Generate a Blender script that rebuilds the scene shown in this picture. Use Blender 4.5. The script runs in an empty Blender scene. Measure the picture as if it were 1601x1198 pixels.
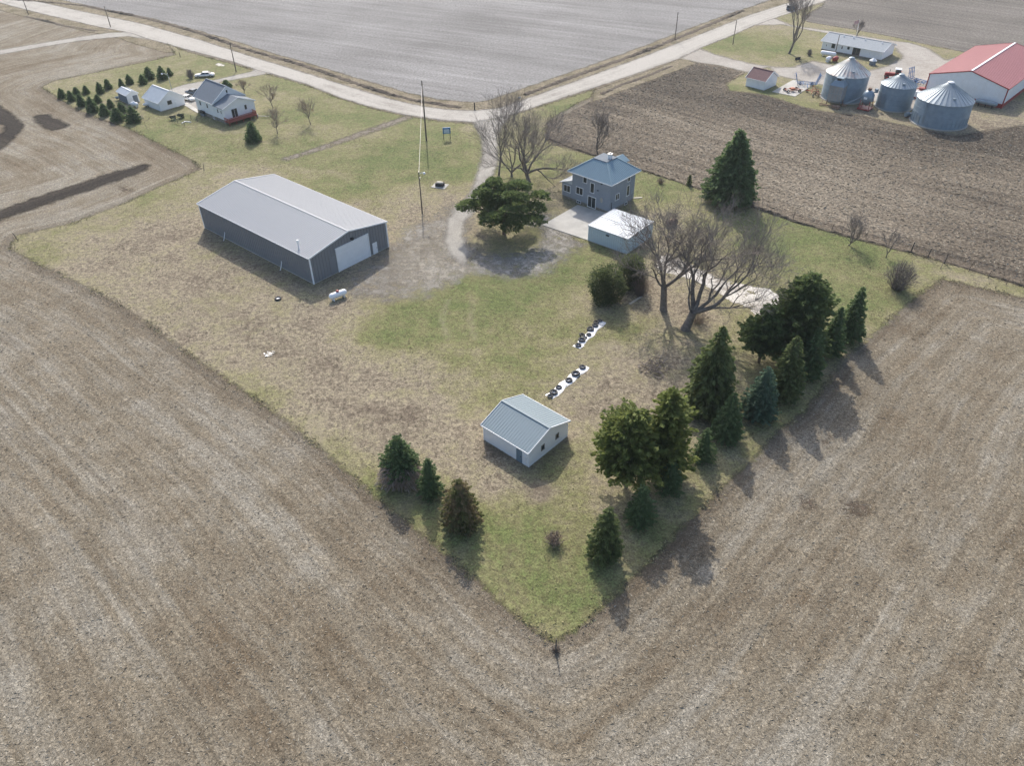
import bpy, math, random
import numpy as np
from mathutils import Vector, Matrix
R = math.radians
scene = bpy.context.scene
COL = scene.collection

# ------------------------------------------------------------------ camera
CAMH, FPX, PITCH, ROLL = 65.5, 1200.0, R(38.3), R(-0.64)
cam_data = bpy.data.cameras.new('camera')
cam_data.sensor_width = 36.0
cam_data.lens = 36.0 * FPX / 1601.0
cam_data.clip_start = 0.5
cam_data.clip_end = 6000
cam = bpy.data.objects.new('camera', cam_data)
COL.objects.link(cam)
cam.matrix_world = (Matrix.Translation((0, 0, CAMH)) @ Matrix.Rotation(R(90) - PITCH, 4, 'X')
                    @ Matrix.Rotation(ROLL, 4, 'Z'))
scene.camera = cam
# ------------------------------------------------------------------ light
SUN_EL, SUN_AZ = R(39.5), R(96)          # azimuth as the angle from +X towards +Y
world = bpy.data.worlds.new('World')
scene.world = world
world.use_nodes = True
wn = world.node_tree
bg = wn.nodes['Background']
sky = wn.nodes.new('ShaderNodeTexSky')
sky.sky_type = 'NISHITA'
sky.sun_disc = False
sky.sun_elevation = SUN_EL
sky.sun_rotation = R(90) - SUN_AZ
sky.air_density = 1.0
sky.dust_density = 3.0
wn.links.new(sky.outputs[0], bg.inputs[0])
bg.inputs[1].default_value = 0.15
sd = bpy.data.lights.new('sun', 'SUN')
sd.energy = 2.85
sd.angle = R(0.6)
sd.color = (1.0, 0.93, 0.83)
so = bpy.data.objects.new('sun', sd)
COL.objects.link(so)
sv = Vector((math.cos(SUN_AZ) * math.cos(SUN_EL), math.sin(SUN_AZ) * math.cos(SUN_EL), math.sin(SUN_EL)))
so.rotation_euler = sv.to_track_quat('Z', 'Y').to_euler()
scene.view_settings.view_transform = 'Standard'
scene.view_settings.look = 'None'
scene.view_settings.gamma = 1
scene.view_settings.exposure = 0.57
scene.cycles.transparent_max_bounces = 16

# ------------------------------------------------------------------ placing
def at(px, py):
    u, v = px - 800.5, py - 599.0
    cr, sr = math.cos(ROLL), math.sin(ROLL)
    u, v = cr * u + sr * v, -sr * u + cr * v
    c, s = math.cos(PITCH), math.sin(PITCH)
    dx, dy, dz = u / FPX, c - v / FPX * s, -s - v / FPX * c
    dz = min(dz, -0.02)
    k = CAMH / -dz
    return (dx * k, dy * k)

def ppos(x, y, z):
    c, s = math.cos(PITCH), math.sin(PITCH)
    z -= CAMH
    d = y * c - z * s
    u = FPX * x / d
    v = -FPX * (y * s + z * c) / d
    cr, sr = math.cos(ROLL), math.sin(ROLL)
    return (800.5 + cr * u - sr * v, 599 + sr * u + cr * v)

def high(b, ty):
    x, y = at(*b)
    lo, hi = 0.0, 40.0
    for _ in range(40):
        m = (lo + hi) / 2
        if ppos(x, y, m)[1] > ty: lo = m
        else: hi = m
    return lo

def mpp(b):
    x, y = at(*b)
    return (y * math.cos(PITCH) + CAMH * math.sin(PITCH)) / FPX

def P(pts):
    return [at(*p) for p in pts]

# ------------------------------------------------------------------ materials
class NT:
    def __init__(s, name):
        s.m = bpy.data.materials.new(name)
        s.m.use_nodes = True
        s.t = s.m.node_tree
        s.b = s.t.nodes['Principled BSDF']
        s.out = s.t.nodes['Material Output']
        s.tc = s.t.nodes.new('ShaderNodeTexCoord')
    def n(s, kind, **kw):
        nd = s.t.nodes.new(kind)
        for k, v in kw.items(): setattr(nd, k, v)
        return nd
    def put(s, inp, v):
        if isinstance(v, bpy.types.NodeSocket): s.t.links.new(v, inp)
        elif v is not None: inp.default_value = v
    def math(s, op, a, b=None, c=None, clamp=False):
        nd = s.n('ShaderNodeMath', operation=op, use_clamp=clamp)
        s.put(nd.inputs[0], a)
        if b is not None: s.put(nd.inputs[1], b)
        if c is not None: s.put(nd.inputs[2], c)
        return nd.outputs[0]
    def noise(s, scale, detail=3, rough=0.55, vec=None, dist=0.0):
        nd = s.n('ShaderNodeTexNoise')
        s.put(nd.inputs['Vector'], vec if vec is not None else s.tc.outputs['Object'])
        nd.inputs['Scale'].default_value = scale
        nd.inputs['Detail'].default_value = detail
        nd.inputs['Roughness'].default_value = rough
        nd.inputs['Distortion'].default_value = dist
        return nd.outputs[0]
    def ramp(s, fac, stops):
        nd = s.n('ShaderNodeValToRGB')
        e = nd.color_ramp.elements
        while len(e) < len(stops): e.new(0.5)
        for i, (p, c) in enumerate(stops):
            e[i].position = p
            e[i].color = (c, c, c, 1) if isinstance(c, (int, float)) else (*c, 1)
        s.put(nd.inputs[0], fac)
        return nd.outputs[0]
    def mix(s, fac, a, b, mode='MIX'):
        nd = s.n('ShaderNodeMix', data_type='RGBA', blend_type=mode)
        s.put(nd.inputs[0], fac)
        s.put(nd.inputs[6], (*a, 1) if isinstance(a, tuple) else a)
        s.put(nd.inputs[7], (*b, 1) if isinstance(b, tuple) else b)
        return nd.outputs[2]
    def attr(s, name):
        return s.n('ShaderNodeAttribute', attribute_name=name).outputs['Fac']
    def sep(s):
        nd = s.n('ShaderNodeSeparateXYZ')
        s.t.links.new(s.tc.outputs['Object'], nd.inputs[0])
        return nd.outputs
    def comb(s, x, y, z=0.0):
        nd = s.n('ShaderNodeCombineXYZ')
        s.put(nd.inputs[0], x); s.put(nd.inputs[1], y); s.put(nd.inputs[2], z)
        return nd.outputs[0]
    def along(s, ang):
        # world coordinates turned so that u runs along `ang`
        o = s.sep()
        ca, sa = math.cos(ang), math.sin(ang)
        u = s.math('ADD', s.math('MULTIPLY', o[0], ca), s.math('MULTIPLY', o[1], sa))
        v = s.math('ADD', s.math('MULTIPLY', o[0], -sa), s.math('MULTIPLY', o[1], ca))
        return u, v
    def bump(s, h, strength=0.5, dist=0.05):
        nd = s.n('ShaderNodeBump')
        nd.inputs['Strength'].default_value = strength
        nd.inputs['Distance'].default_value = dist
        s.put(nd.inputs['Height'], h)
        s.t.links.new(nd.outputs[0], s.b.inputs['Normal'])
    def fin(s, col=None, rough=0.8, metal=0.0, spec=None):
        if col is not None: s.put(s.b.inputs['Base Color'], (*col, 1) if isinstance(col, tuple) else col)
        s.put(s.b.inputs['Roughness'], rough)
        s.put(s.b.inputs['Metallic'], metal)
        if spec is not None: s.b.inputs['Specular IOR Level'].default_value = spec
        return s.m
    def edge(s, amp, w, nscale=0.4, attr='d', detail=5, dens=None):
        # ragged edge: the sheet fades out where its distance to the outline runs below a noise
        d = s.attr(attr)
        n = s.noise(nscale, detail, 0.65)
        a = s.math('ADD', d, s.math('MULTIPLY', s.math('SUBTRACT', n, 0.5), amp))
        a = s.math('DIVIDE', s.math('ADD', a, w), 2 * w, clamp=True)
        if dens is not None: a = s.math('MULTIPLY', a, dens)
        tr = s.n('ShaderNodeBsdfTransparent')
        mx = s.n('ShaderNodeMixShader')
        s.t.links.new(a, mx.inputs[0])
        s.t.links.new(tr.outputs[0], mx.inputs[1])
        s.t.links.new(s.b.outputs[0], mx.inputs[2])
        s.t.links.new(mx.outputs[0], s.out.inputs[0])

GK = 0.74     # real soils and grass are darker than they look in a bright exposure
def gk(m, c, k=None):
    return m.mix(1.0, c, tuple([k or GK] * 3), 'MULTIPLY')
def scale_col(c, k): return tuple(min(1, v * k) for v in c)

def plain(name, col, rough=0.6, metal=0.0, var=0.15, nscale=1.2, bump=0.0, spec=None, dirt=None):
    m = NT(name)
    n = m.noise(nscale, 4, 0.6)
    c = m.mix(m.ramp(n, [(0.3, 0.0), (0.7, 1.0)]), scale_col(col, 1 - var), scale_col(col, 1 + var))
    if dirt:
        n2 = m.noise(nscale * 0.35, 5, 0.7)
        c = m.mix(m.ramp(n2, [(0.5, 0.0), (0.72, dirt[1])]), c, dirt[0])
    if bump: m.bump(m.noise(nscale * 8, 3), bump, 0.02)
    return m.fin(c, rough, metal, spec)

def stripe_metal(name, col, k=0.15):
    # painted steel: panel-to-panel variation and run-off streaks
    m = NT(name)
    o = m.sep()
    n = m.noise(1.0, 3, 0.6, m.comb(m.math('MULTIPLY', o[0], 1.1), m.math('MULTIPLY', o[1], 0.9), m.math('MULTIPLY', o[2], 0.15)))
    n2 = m.noise(0.25, 4, 0.6)
    c = m.mix(n, scale_col(col, 1 - k), scale_col(col, 1 + k))
    c = m.mix(m.math('MULTIPLY', n2, 0.25), c, scale_col(col, 0.8))
    return m.fin(c, 0.62, 0.0, 0.25)

M = {}
M['barn_wall'] = stripe_metal('slate steel siding', (0.222, 0.228, 0.240), 0.07)
M['barn_roof'] = stripe_metal('pale grey steel roof', (0.40, 0.415, 0.435), 0.04)
M['white'] = plain('white trim paint', (0.80, 0.82, 0.84), 0.5, var=0.03)
M['white_wall'] = plain('white siding', (0.79, 0.81, 0.83), 0.6, var=0.03, dirt=((0.55, 0.54, 0.50), 0.25))
M['shed_roof'] = stripe_metal('grey blue steel roof', (0.25, 0.31, 0.34), 0.06)
M['hip_roof'] = stripe_metal('blue steel roof', (0.225, 0.325, 0.385), 0.07)
M['house_wall'] = plain('blue grey lap siding', (0.27, 0.305, 0.350), 0.65, var=0.06)
M['stone'] = plain('rough foundation', (0.22, 0.20, 0.17), 0.9, var=0.35, nscale=2.5, bump=0.4)
M['car_wall'] = stripe_metal('light blue steel siding', (0.56, 0.66, 0.71), 0.05)
M['car_roof'] = plain('chalky white steel roof', (0.52, 0.56, 0.60), 0.5, var=0.06, nscale=0.5)
M['glass'] = plain('window glass', (0.03, 0.04, 0.045), 0.12, var=0.2)
M['door_blue'] = plain('weathered blue door', (0.16, 0.22, 0.27), 0.6, var=0.12)
M['concrete'] = plain('concrete', (0.42, 0.41, 0.38), 0.85, var=0.15, nscale=0.4, bump=0.2, dirt=((0.24, 0.22, 0.19), 0.5))
M['dark'] = plain('dark rubber', (0.03, 0.03, 0.032), 0.8, var=0.2)
M['wood'] = plain('weathered pole wood', (0.13, 0.11, 0.09), 0.9, var=0.3, nscale=3)
M['palewood'] = plain('grey board wood', (0.45, 0.42, 0.36), 0.9, var=0.2, nscale=3)
M['bark'] = plain('grey bark', (0.18, 0.155, 0.135), 0.95, var=0.4, nscale=2.2, bump=0.8)
M['bark2'] = plain('brown bark', (0.12, 0.085, 0.06), 0.95, var=0.3, nscale=3, bump=0.6)
M['twig'] = plain('reddish grey twigs', (0.21, 0.180, 0.160), 0.9, var=0.25)
M['twig2'] = plain('pale brown twigs', (0.30, 0.235, 0.185), 0.9, var=0.25)
M['galv'] = plain('galvanised steel', (0.22, 0.285, 0.34), 0.45, 0.25, var=0.12, nscale=0.8)
M['galv_roof'] = plain('bright galvanised roof', (0.27, 0.325, 0.37), 0.5, 0.25, var=0.12, nscale=0.8)
M['rusty_roof'] = plain('galvanised roof with rust', (0.50, 0.51, 0.50), 0.5, 0.2, var=0.15, nscale=0.9, dirt=((0.36, 0.14, 0.08), 0.9))
M['red_roof'] = stripe_metal('faded red steel roof', (0.44, 0.20, 0.205), 0.10)
M['red'] = plain('red steel', (0.30, 0.03, 0.03), 0.5, var=0.1)
M['deck'] = plain('red stained deck', (0.30, 0.075, 0.055), 0.8, var=0.15, nscale=4)
M['dryer'] = plain('dull dryer steel', (0.30, 0.30, 0.30), 0.6, 0.1, var=0.15)
M['maroon'] = plain('brown maroon shingles', (0.17, 0.10, 0.10), 0.9, var=0.2, nscale=3)
M['slate'] = plain('blue grey shingles', (0.15, 0.18, 0.215), 0.85, var=0.1, nscale=2)
M['shingle'] = plain('light grey shingles', (0.33, 0.36, 0.385), 0.9, var=0.12, nscale=2.5)
M['paleroof'] = plain('pale steel roof', (0.56, 0.60, 0.63), 0.5, var=0.06)
M['carwhite'] = plain('white car paint', (0.75, 0.75, 0.73), 0.25, var=0.03)
M['cardark'] = plain('dark grey car paint', (0.07, 0.085, 0.10), 0.25, var=0.1)
M['carslate'] = plain('slate car paint', (0.10, 0.13, 0.16), 0.25, var=0.1)
M['chrome'] = plain('bright metal', (0.6, 0.6, 0.6), 0.3, 0.8, var=0.05)
M['bluepaint'] = plain('blue implement paint', (0.03, 0.12, 0.30), 0.5, var=0.2)
M['orange'] = plain('faded orange paint', (0.40, 0.12, 0.06), 0.6, var=0.25, nscale=3)
M['soil'] = plain('dark soil clods', (0.10, 0.08, 0.06), 1.0, var=0.4, nscale=1.5, bump=1.0)
M['plastic'] = plain('white plastic film', (0.66, 0.68, 0.70), 0.45, var=0.12, nscale=2)
M['rust'] = plain('rusty steel', (0.22, 0.14, 0.10), 0.9, var=0.4, nscale=3, bump=0.5)
M['tyre'] = plain('tyre rubber', (0.035, 0.037, 0.04), 0.75, var=0.2)
M['signblue'] = plain('blue sign face', (0.08, 0.24, 0.48), 0.5, var=0.05)
M['signpale'] = plain('pale sign face', (0.50, 0.60, 0.68), 0.5, var=0.08, nscale=4)
M['flagred'] = plain('flag red', (0.52, 0.33, 0.33), 0.8, var=0.1)

def foliage(name, dark, light, second=None):
    m = NT(name)
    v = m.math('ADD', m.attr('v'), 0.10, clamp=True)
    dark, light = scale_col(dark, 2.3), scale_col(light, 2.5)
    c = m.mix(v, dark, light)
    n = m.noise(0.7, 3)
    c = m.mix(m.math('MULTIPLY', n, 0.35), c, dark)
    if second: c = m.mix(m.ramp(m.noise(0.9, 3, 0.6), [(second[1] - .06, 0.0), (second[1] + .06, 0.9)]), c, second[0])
    m.fin(c, 0.7, 0, 0.25)
    # needles let a little sun through
    tl = m.n('ShaderNodeBsdfTranslucent')
    m.put(tl.inputs[0], m.mix(0.5, c, light))
    mx = m.n('ShaderNodeMixShader'); mx.inputs[0].default_value = 0.42
    m.t.links.new(m.b.outputs[0], mx.inputs[1]); m.t.links.new(tl.outputs[0], mx.inputs[2])
    m.t.links.new(mx.outputs[0], m.out.inputs[0])
    return m.m
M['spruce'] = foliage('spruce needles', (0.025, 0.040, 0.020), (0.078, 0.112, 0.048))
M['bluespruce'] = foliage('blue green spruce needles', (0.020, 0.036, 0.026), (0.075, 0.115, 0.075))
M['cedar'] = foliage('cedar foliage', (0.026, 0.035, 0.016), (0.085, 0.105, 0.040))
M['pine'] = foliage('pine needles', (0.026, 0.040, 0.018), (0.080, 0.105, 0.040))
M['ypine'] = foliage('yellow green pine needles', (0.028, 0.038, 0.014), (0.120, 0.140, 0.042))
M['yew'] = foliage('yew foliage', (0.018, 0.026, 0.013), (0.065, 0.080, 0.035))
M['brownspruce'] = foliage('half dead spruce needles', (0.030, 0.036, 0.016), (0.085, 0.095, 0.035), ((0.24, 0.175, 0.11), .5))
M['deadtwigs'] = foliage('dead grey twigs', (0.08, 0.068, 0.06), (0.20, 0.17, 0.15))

# ------------------------------------------------------------------ mesh building
class MB:
    def __init__(s): s.v = []; s.f = []
    def add(s, vs, fs):
        o = len(s.v)
        s.v += [tuple(p) for p in vs]
        s.f += [tuple(i + o for i in f) for f in fs]
    def quad(s, a, b, c, d): s.add([a, b, c, d], [(0, 1, 2, 3)])
    def box(s, x0, x1, y0, y1, z0, z1, mat=None):
        vs = [Vector((x, y, z)) for x in (x0, x1) for y in (y0, y1) for z in (z0, z1)]
        if mat is not None: vs = [mat @ p for p in vs]
        s.add(vs, [(0, 1, 3, 2), (4, 6, 7, 5), (0, 4, 5, 1), (2, 3, 7, 6), (0, 2, 6, 4), (1, 5, 7, 3)])
    def bar(s, p, q, w, h=None, up=(0, 0, 1)):
        h = h or w
        p, q = Vector(p), Vector(q)
        d = (q - p)
        L = d.length
        if L < 1e-6: return
        d /= L
        up = Vector(up)
        if abs(d.dot(up)) > 0.98: up = Vector((1, 0, 0))
        r = d.cross(up).normalized() * w / 2
        u = r.cross(d).normalized() * h / 2
        vs = [p - r - u, p + r - u, p + r + u, p - r + u, q - r - u, q + r - u, q + r + u, q - r + u]
        s.add(vs, [(0, 1, 2, 3), (7, 6, 5, 4), (0, 4, 5, 1), (1, 5, 6, 2), (2, 6, 7, 3), (3, 7, 4, 0)])
    def tube(s, pts, rad, n=6, cap=True):
        pts = [Vector(p) for p in pts]
        if isinstance(rad, (int, float)): rad = [rad] * len(pts)
        o = len(s.v)
        prev = None
        for i, p in enumerate(pts):
            d = (pts[min(i + 1, len(pts) - 1)] - pts[max(i - 1, 0)])
            d = d.normalized() if d.length > 1e-9 else Vector((0, 0, 1))
            if prev is None:
                a = Vector((0, 0, 1)) if abs(d.z) < 0.9 else Vector((1, 0, 0))
                r = d.cross(a).normalized()
            else:
                r = (prev - d * prev.dot(d)).normalized()
            prev = r
            u = d.cross(r)
            for k in range(n):
                t = 2 * math.pi * k / n
                s.v.append(tuple(p + (r * math.cos(t) + u * math.sin(t)) * rad[i]))
        for i in range(len(pts) - 1):
            for k in range(n):
                a = o + i * n + k; b = o + i * n + (k + 1) % n
                s.f.append((a, b, b + n, a + n))
        if cap:
            s.f.append(tuple(o + k for k in range(n))[::-1])
            s.f.append(tuple(o + (len(pts) - 1) * n + k for k in range(n)))
    def lathe(s, prof, n=24, axis=None, caps=True):
        # prof: list of (r, z) ; axis: matrix
        o = len(s.v)
        for r, z in prof:
            for k in range(n):
                t = 2 * math.pi * k / n
                p = Vector((r * math.cos(t), r * math.sin(t), z))
                s.v.append(tuple(axis @ p if axis is not None else p))
        for i in range(len(prof) - 1):
            for k in range(n):
                a = o + i * n + k; b = o + i * n + (k + 1) % n
                s.f.append((a, b, b + n, a + n))
        if caps:
            s.f.append(tuple(o + k for k in range(n))[::-1])
            s.f.append(tuple(o + (len(prof) - 1) * n + k for k in range(n)))
    def slab(s, a, b, c, d, t):
        # a..d counter-clockwise seen from outside, t thickness inward
        a, b, c, d = map(Vector, (a, b, c, d))
        n = (b - a).cross(d - a).normalized() * t
        s.add([a, b, c, d, a - n, b - n, c - n, d - n],
              [(0, 1, 2, 3), (7, 6, 5, 4), (0, 4, 5, 1), (1, 5, 6, 2), (2, 6, 7, 3), (3, 7, 4, 0)])
    def ribs(s, a, b, c, d, step, w, h):
        # ribs run from edge a-b to edge d-c
        a, b, c, d = map(Vector, (a, b, c, d))
        n = (b - a).cross(d - a).normalized()
        k = max(2, int((b - a).length / step))
        for i in range(k + 1):
            t = min(max(i / k, 0.004), 0.996)
            p, q = a.lerp(b, t), d.lerp(c, t)
            s.bar(p + n * h * 0.45, q + n * h * 0.45, w, h, up=n)
    def obj(s, name, mat, parent=None, smooth=False, v=None):
        me = bpy.data.meshes.new(name)
        me.from_pydata(s.v, [], s.f)
        me.validate()
        if smooth:
            me.polygons.foreach_set('use_smooth', [True] * len(me.polygons))
        me.materials.append(M[mat] if isinstance(mat, str) else mat)
        o = bpy.data.objects.new(name, me)
        COL.objects.link(o)
        if parent is not None: o.parent = parent
        return o

def tag(o, label, cat, group=None):
    o['label'] = label; o['category'] = cat
    if group: o['group'] = group
    return o
def thing(name, label, cat, xy, rot=0.0, group=None, z=0.0):
    o = bpy.data.objects.new(name, None)
    o.empty_display_size = 0.5
    COL.objects.link(o)
    o.location = (xy[0], xy[1], z)
    o.rotation_euler = (0, 0, rot)
    return tag(o, label, cat, group)
def dup(root, xy, rot, sc, label, group=None):
    r = root.copy(); COL.objects.link(r)
    r.location = (xy[0], xy[1], root.location.z); r.rotation_euler = (0, 0, rot)
    r.scale = sc if isinstance(sc, tuple) else (sc, sc, sc)
    r['label'] = label
    if group: r['group'] = group
    for ch in list(root.children):
        c = ch.copy(); COL.objects.link(c); c.parent = r
        for g in list(ch.children):
            d = g.copy(); COL.objects.link(d); d.parent = c
    return r

# ------------------------------------------------------------------ ground sheets
rng = np.random.default_rng(7)
def sdf(pts, poly):
    q = np.array(poly); n = len(q)
    d = np.full(len(pts), 1e9); inside = np.zeros(len(pts), bool)
    for i in range(n):
        a, b = q[i], q[(i + 1) % n]
        e = b - a; w = pts - a
        t = np.clip((w @ e) / max(e @ e, 1e-9), 0, 1)
        r = w - t[:, None] * e
        d = np.minimum(d, (r * r).sum(1))
        c = ((a[1] > pts[:, 1]) != (b[1] > pts[:, 1]))
        if abs(b[1] - a[1]) > 1e-12:
            xx = (b[0] - a[0]) * (pts[:, 1] - a[1]) / (b[1] - a[1]) + a[0]
            inside ^= c & (pts[:, 0] < xx)
    return np.where(inside, 1, -1) * np.sqrt(d)

def grid_obj(name, xs, ys, z, mat, attrs, keep=None, height=None):
    X, Y = np.meshgrid(xs, ys)
    nx, ny = len(xs), len(ys)
    pts = np.stack([X.ravel(), Y.ravel()], 1)
    vals = {k: f(pts) for k, f in attrs.items()}
    idx = np.arange(nx * ny).reshape(ny, nx)
    q = np.stack([idx[:-1, :-1], idx[:-1, 1:], idx[1:, 1:], idx[1:, :-1]], -1).reshape(-1, 4)
    if keep is not None:
        q = q[keep(vals)[q].any(1)]
    used = np.unique(q)
    mp = np.full(nx * ny, -1); mp[used] = np.arange(len(used))
    q = mp[q]
    zz = np.full(len(used), z, float)
    if height is not None: zz += height(pts[used])
    co = np.column_stack([pts[used], zz])
    me = bpy.data.meshes.new(name)
    me.vertices.add(len(co)); me.vertices.foreach_set('co', co.ravel())
    me.loops.add(q.size); me.loops.foreach_set('vertex_index', q.ravel().astype(np.int32))
    me.polygons.add(len(q))
    me.polygons.foreach_set('loop_start', np.arange(0, q.size, 4, dtype=np.int32))
    me.update(calc_edges=True)
    for k, v in vals.items():
        a = me.attributes.new(k, 'FLOAT', 'POINT')
        a.data.foreach_set('value', v[used].astype(np.float32))
    me.materials.append(mat)
    o = bpy.data.objects.new(name, me)
    COL.objects.link(o)
    o['kind'] = 'structure'
    return o

def blobs(lst):
    B = [(at(px, py), r, a) for px, py, r, a in lst]
    def f(pts):
        s = np.zeros(len(pts))
        for (x, y), r, a in B:
            if a < 0 and r > 4: a *= .72
            d2 = ((pts[:, 0] - x) ** 2 + (pts[:, 1] - y) ** 2) / (r * r)
            s += a * np.exp(-d2)
        return np.tanh(s * 0.8) / 0.8
    return f
def sheet(name, poly, res, z, mat, margin=1.5, extra=None, world=False):
    if not world: poly = P(poly)
    q = np.array(poly)
    lo, hi = q.min(0) - margin - res, q.max(0) + margin + res
    xs = np.arange(lo[0], hi[0] + res, res); ys = np.arange(lo[1], hi[1] + res, res)
    at_ = {'d': lambda p: sdf(p, poly)}
    if extra: at_.update(extra)
    return grid_obj(name, xs, ys, z, mat, at_, keep=lambda v: v['d'] > -margin)

LAWN = [(866,1003),(838,986),(800,957),(752,914),(700,868),(640,820),(590,779),(540,735),(500,700),(450,660),(400,624),(350,590),
        (300,556),(250,520),(200,484),(150,455),(100,432),(55,410),(15,388),(28,368),(110,350),(200,316),(245,294),(290,275),(316,264),(300,250),
        (240,220),(200,200),(150,183),(110,165),(66,136),(82,127),(140,115),(200,102),(240,94),(275,85),(262,68),(290,80),(367,101),
        (426,118),(478,133),(531,154),(583,170),(631,181),(688,190),(741,194),(800,181),(865,160),(931,139),(926,150),(905,160),
        (870,180),(853,192),(850,212),(858,224),(926,244),(1005,268),(1100,298),(1180,325),(1250,350),(1340,375),(1420,396),
        (1500,418),(1640,462),(1620,470),(1540,452),(1474,436),(1440,458),(1400,492),(1354,532),(1318,562),(1290,600),(1258,644),
        (1218,672),(1177,718),(1133,757),(1095,796),(1047,845),(1010,885),(980,912),(940,950),(900,985)]
lawn_w = P(LAWN)

# base ground: harvested maize stubble, tracks follow the edge of the farm lot
def ground_mat():
    m = NT('maize stubble')
    dl = m.attr('dl')
    o = m.sep()
    xs, ys = m.math('MULTIPLY', o[0], 0.03), m.math('MULTIPLY', o[1], 0.03)
    rows = m.noise(1.0, 4, 0.6, m.comb(m.math('MULTIPLY', dl, 0.9), xs, ys))
    broad = m.noise(1.0, 3, 0.5, m.comb(m.math('MULTIPLY', dl, 0.16), xs, ys))
    patch = m.noise(0.035, 4, 0.55)
    patch2 = m.noise(0.25, 4, 0.6)
    fine = m.noise(3.0, 5, 0.74, dist=1.0)
    fine2 = m.noise(7.0, 3, 0.7, dist=0.5)
    crop = m.noise(1.0, 2, 0.5, m.comb(m.math('MULTIPLY', dl, 1.5), m.math('MULTIPLY', xs, 4.0), m.math('MULTIPLY', ys, 4.0)))
    t = m.math('ADD', m.math('MULTIPLY', rows, 0.30), m.math('MULTIPLY', broad, 0.35))
    t = m.math('ADD', t, m.math('MULTIPLY', patch, 0.25))
    t = m.math('ADD', t, m.math('MULTIPLY', patch2, 0.28))
    base = m.ramp(t, [(0.45, (0.188, 0.148, 0.100)), (0.57, (0.270, 0.232, 0.172)), (0.68, (0.350, 0.322, 0.266))])
    f = m.math('ADD', m.math('MULTIPLY', fine, 0.62), m.math('MULTIPLY', fine2, 0.38))
    f = m.math('ADD', f, m.math('MULTIPLY', m.math('SUBTRACT', crop, 0.5), 0.10))
    k = m.ramp(f, [(0.38, 0.38), (0.46, 0.76), (0.52, 1.05), (0.58, 1.50), (0.65, 2.3)])
    c = gk(m, m.mix(1.0, base, k, 'MULTIPLY'), 0.74)
    # single wheel tracks running with the rows
    ln = m.noise(1.0, 1, 0.5, m.comb(m.math('MULTIPLY', dl, 0.30), m.math('MULTIPLY', xs, .35), m.math('MULTIPLY', ys, .35)))
    lk = m.ramp(ln, [(0.478, 0.0), (0.486, 0.45), (0.494, 0.0), (0.532, 0.0), (0.540, 0.4), (0.548, 0.0)])
    c = m.mix(m.math('MULTIPLY', lk, m.ramp(patch2, [(0.4, 0.3), (0.6, 1.0)])), c, (0.10, 0.078, 0.055))
    # soil line turned up against the grass
    edge = m.math('ADD', dl, m.math('MULTIPLY', m.math('SUBTRACT', m.noise(0.6, 4), 0.5), 3.0))
    ek = m.ramp(m.math('DIVIDE', edge, 7.0), [(0.0, 0.45), (0.10, 0.42), (0.32, 0.05), (1.0, 0.0)])
    c = m.mix(ek, c, (0.075, 0.058, 0.042))
    m.bump(f, 0.9, 0.14)
    return m.fin(c, 0.95, 0, 0.15)
fx = np.arange(-230, 225, 1.2); fy = np.arange(15, 345, 1.2)
gx = np.concatenate([[-3000, -1500, -700, -400, -300], fx, [300, 400, 700, 1500, 3000]])
gy = np.concatenate([[-1500, -500, -150, -50, 0], fy, [360, 400, 500, 800, 1500, 3000]])
def rowdist(p):
    # distance from the lot; below its corner the rows of the two sides meet in a blunt mitre
    d = -sdf(p, lawn_w)
    A = np.array(at(866, 1003)); l1 = np.array(at(250, 520)) - A; l2 = np.array(at(1400, 492)) - A
    n1 = np.array([l1[1], -l1[0]]) / np.linalg.norm(l1); n2 = np.array([-l2[1], l2[0]]) / np.linalg.norm(l2)
    if n1[1] > 0: n1 = -n1
    if n2[1] > 0: n2 = -n2
    a, b = (p - A) @ n1, (p - A) @ n2
    aa, bb = np.maximum(a, 0), np.maximum(b, 0)
    m = (aa ** 5 + bb ** 5) ** .2
    w = np.clip(np.minimum(a, b) / 6, 0, 1)
    return d * (1 - w) + m * w
grid_obj('ground', gx, gy, 0.0, ground_mat(), {'dl': rowdist})

def field_mat(name, cols, ang, row_w, fine_s=2.2, contrast=(0.55, 1.0, 1.5), amp=3.0, w=0.4, bump=0.08, curve=0.0):
    m = NT(name)
    u, v = m.along(ang)
    if curve:
        v = m.math('ADD', v, m.math('MULTIPLY', m.noise(0.012, 1), curve))
    rows = m.noise(1.0, 4, 0.65, m.comb(m.math('DIVIDE', v, row_w), m.math('MULTIPLY', u, 0.02), 0.0))
    broad = m.noise(1.0, 3, 0.5, m.comb(m.math('DIVIDE', v, row_w * 5), m.math('MULTIPLY', u, 0.012), 3.0))
    patch = m.noise(0.03, 4, 0.6)
    fine = m.noise(fine_s, 6, 0.8, dist=0.4)
    t = m.math('ADD', m.math('MULTIPLY', rows, 0.42), m.math('MULTIPLY', broad, 0.3))
    t = m.math('ADD', t, m.math('MULTIPLY', patch, 0.3))
    t = m.math('SUBTRACT', t, m.math('MULTIPLY', m.attr('k'), 0.13))
    base = m.ramp(t, [(0.40, cols[0]), (0.52, cols[1]), (0.66, cols[2])])
    k = m.ramp(fine, [(0.36, contrast[0]), (0.5, contrast[1]), (0.62, contrast[2])])
    c = gk(m, m.mix(1.0, base, k, 'MULTIPLY'), 0.80)
    m.bump(m.math('ADD', fine, m.math('MULTIPLY', rows, 1.0)), 0.7, bump)
    m.edge(amp, w)
    return m.fin(c, 0.95, 0, 0.15)

def dirang(p, q):
    a, b = at(*p), at(*q)
    return math.atan2(b[1] - a[1], b[0] - a[0])
zero = {'k': lambda p: np.zeros(len(p))}
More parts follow.
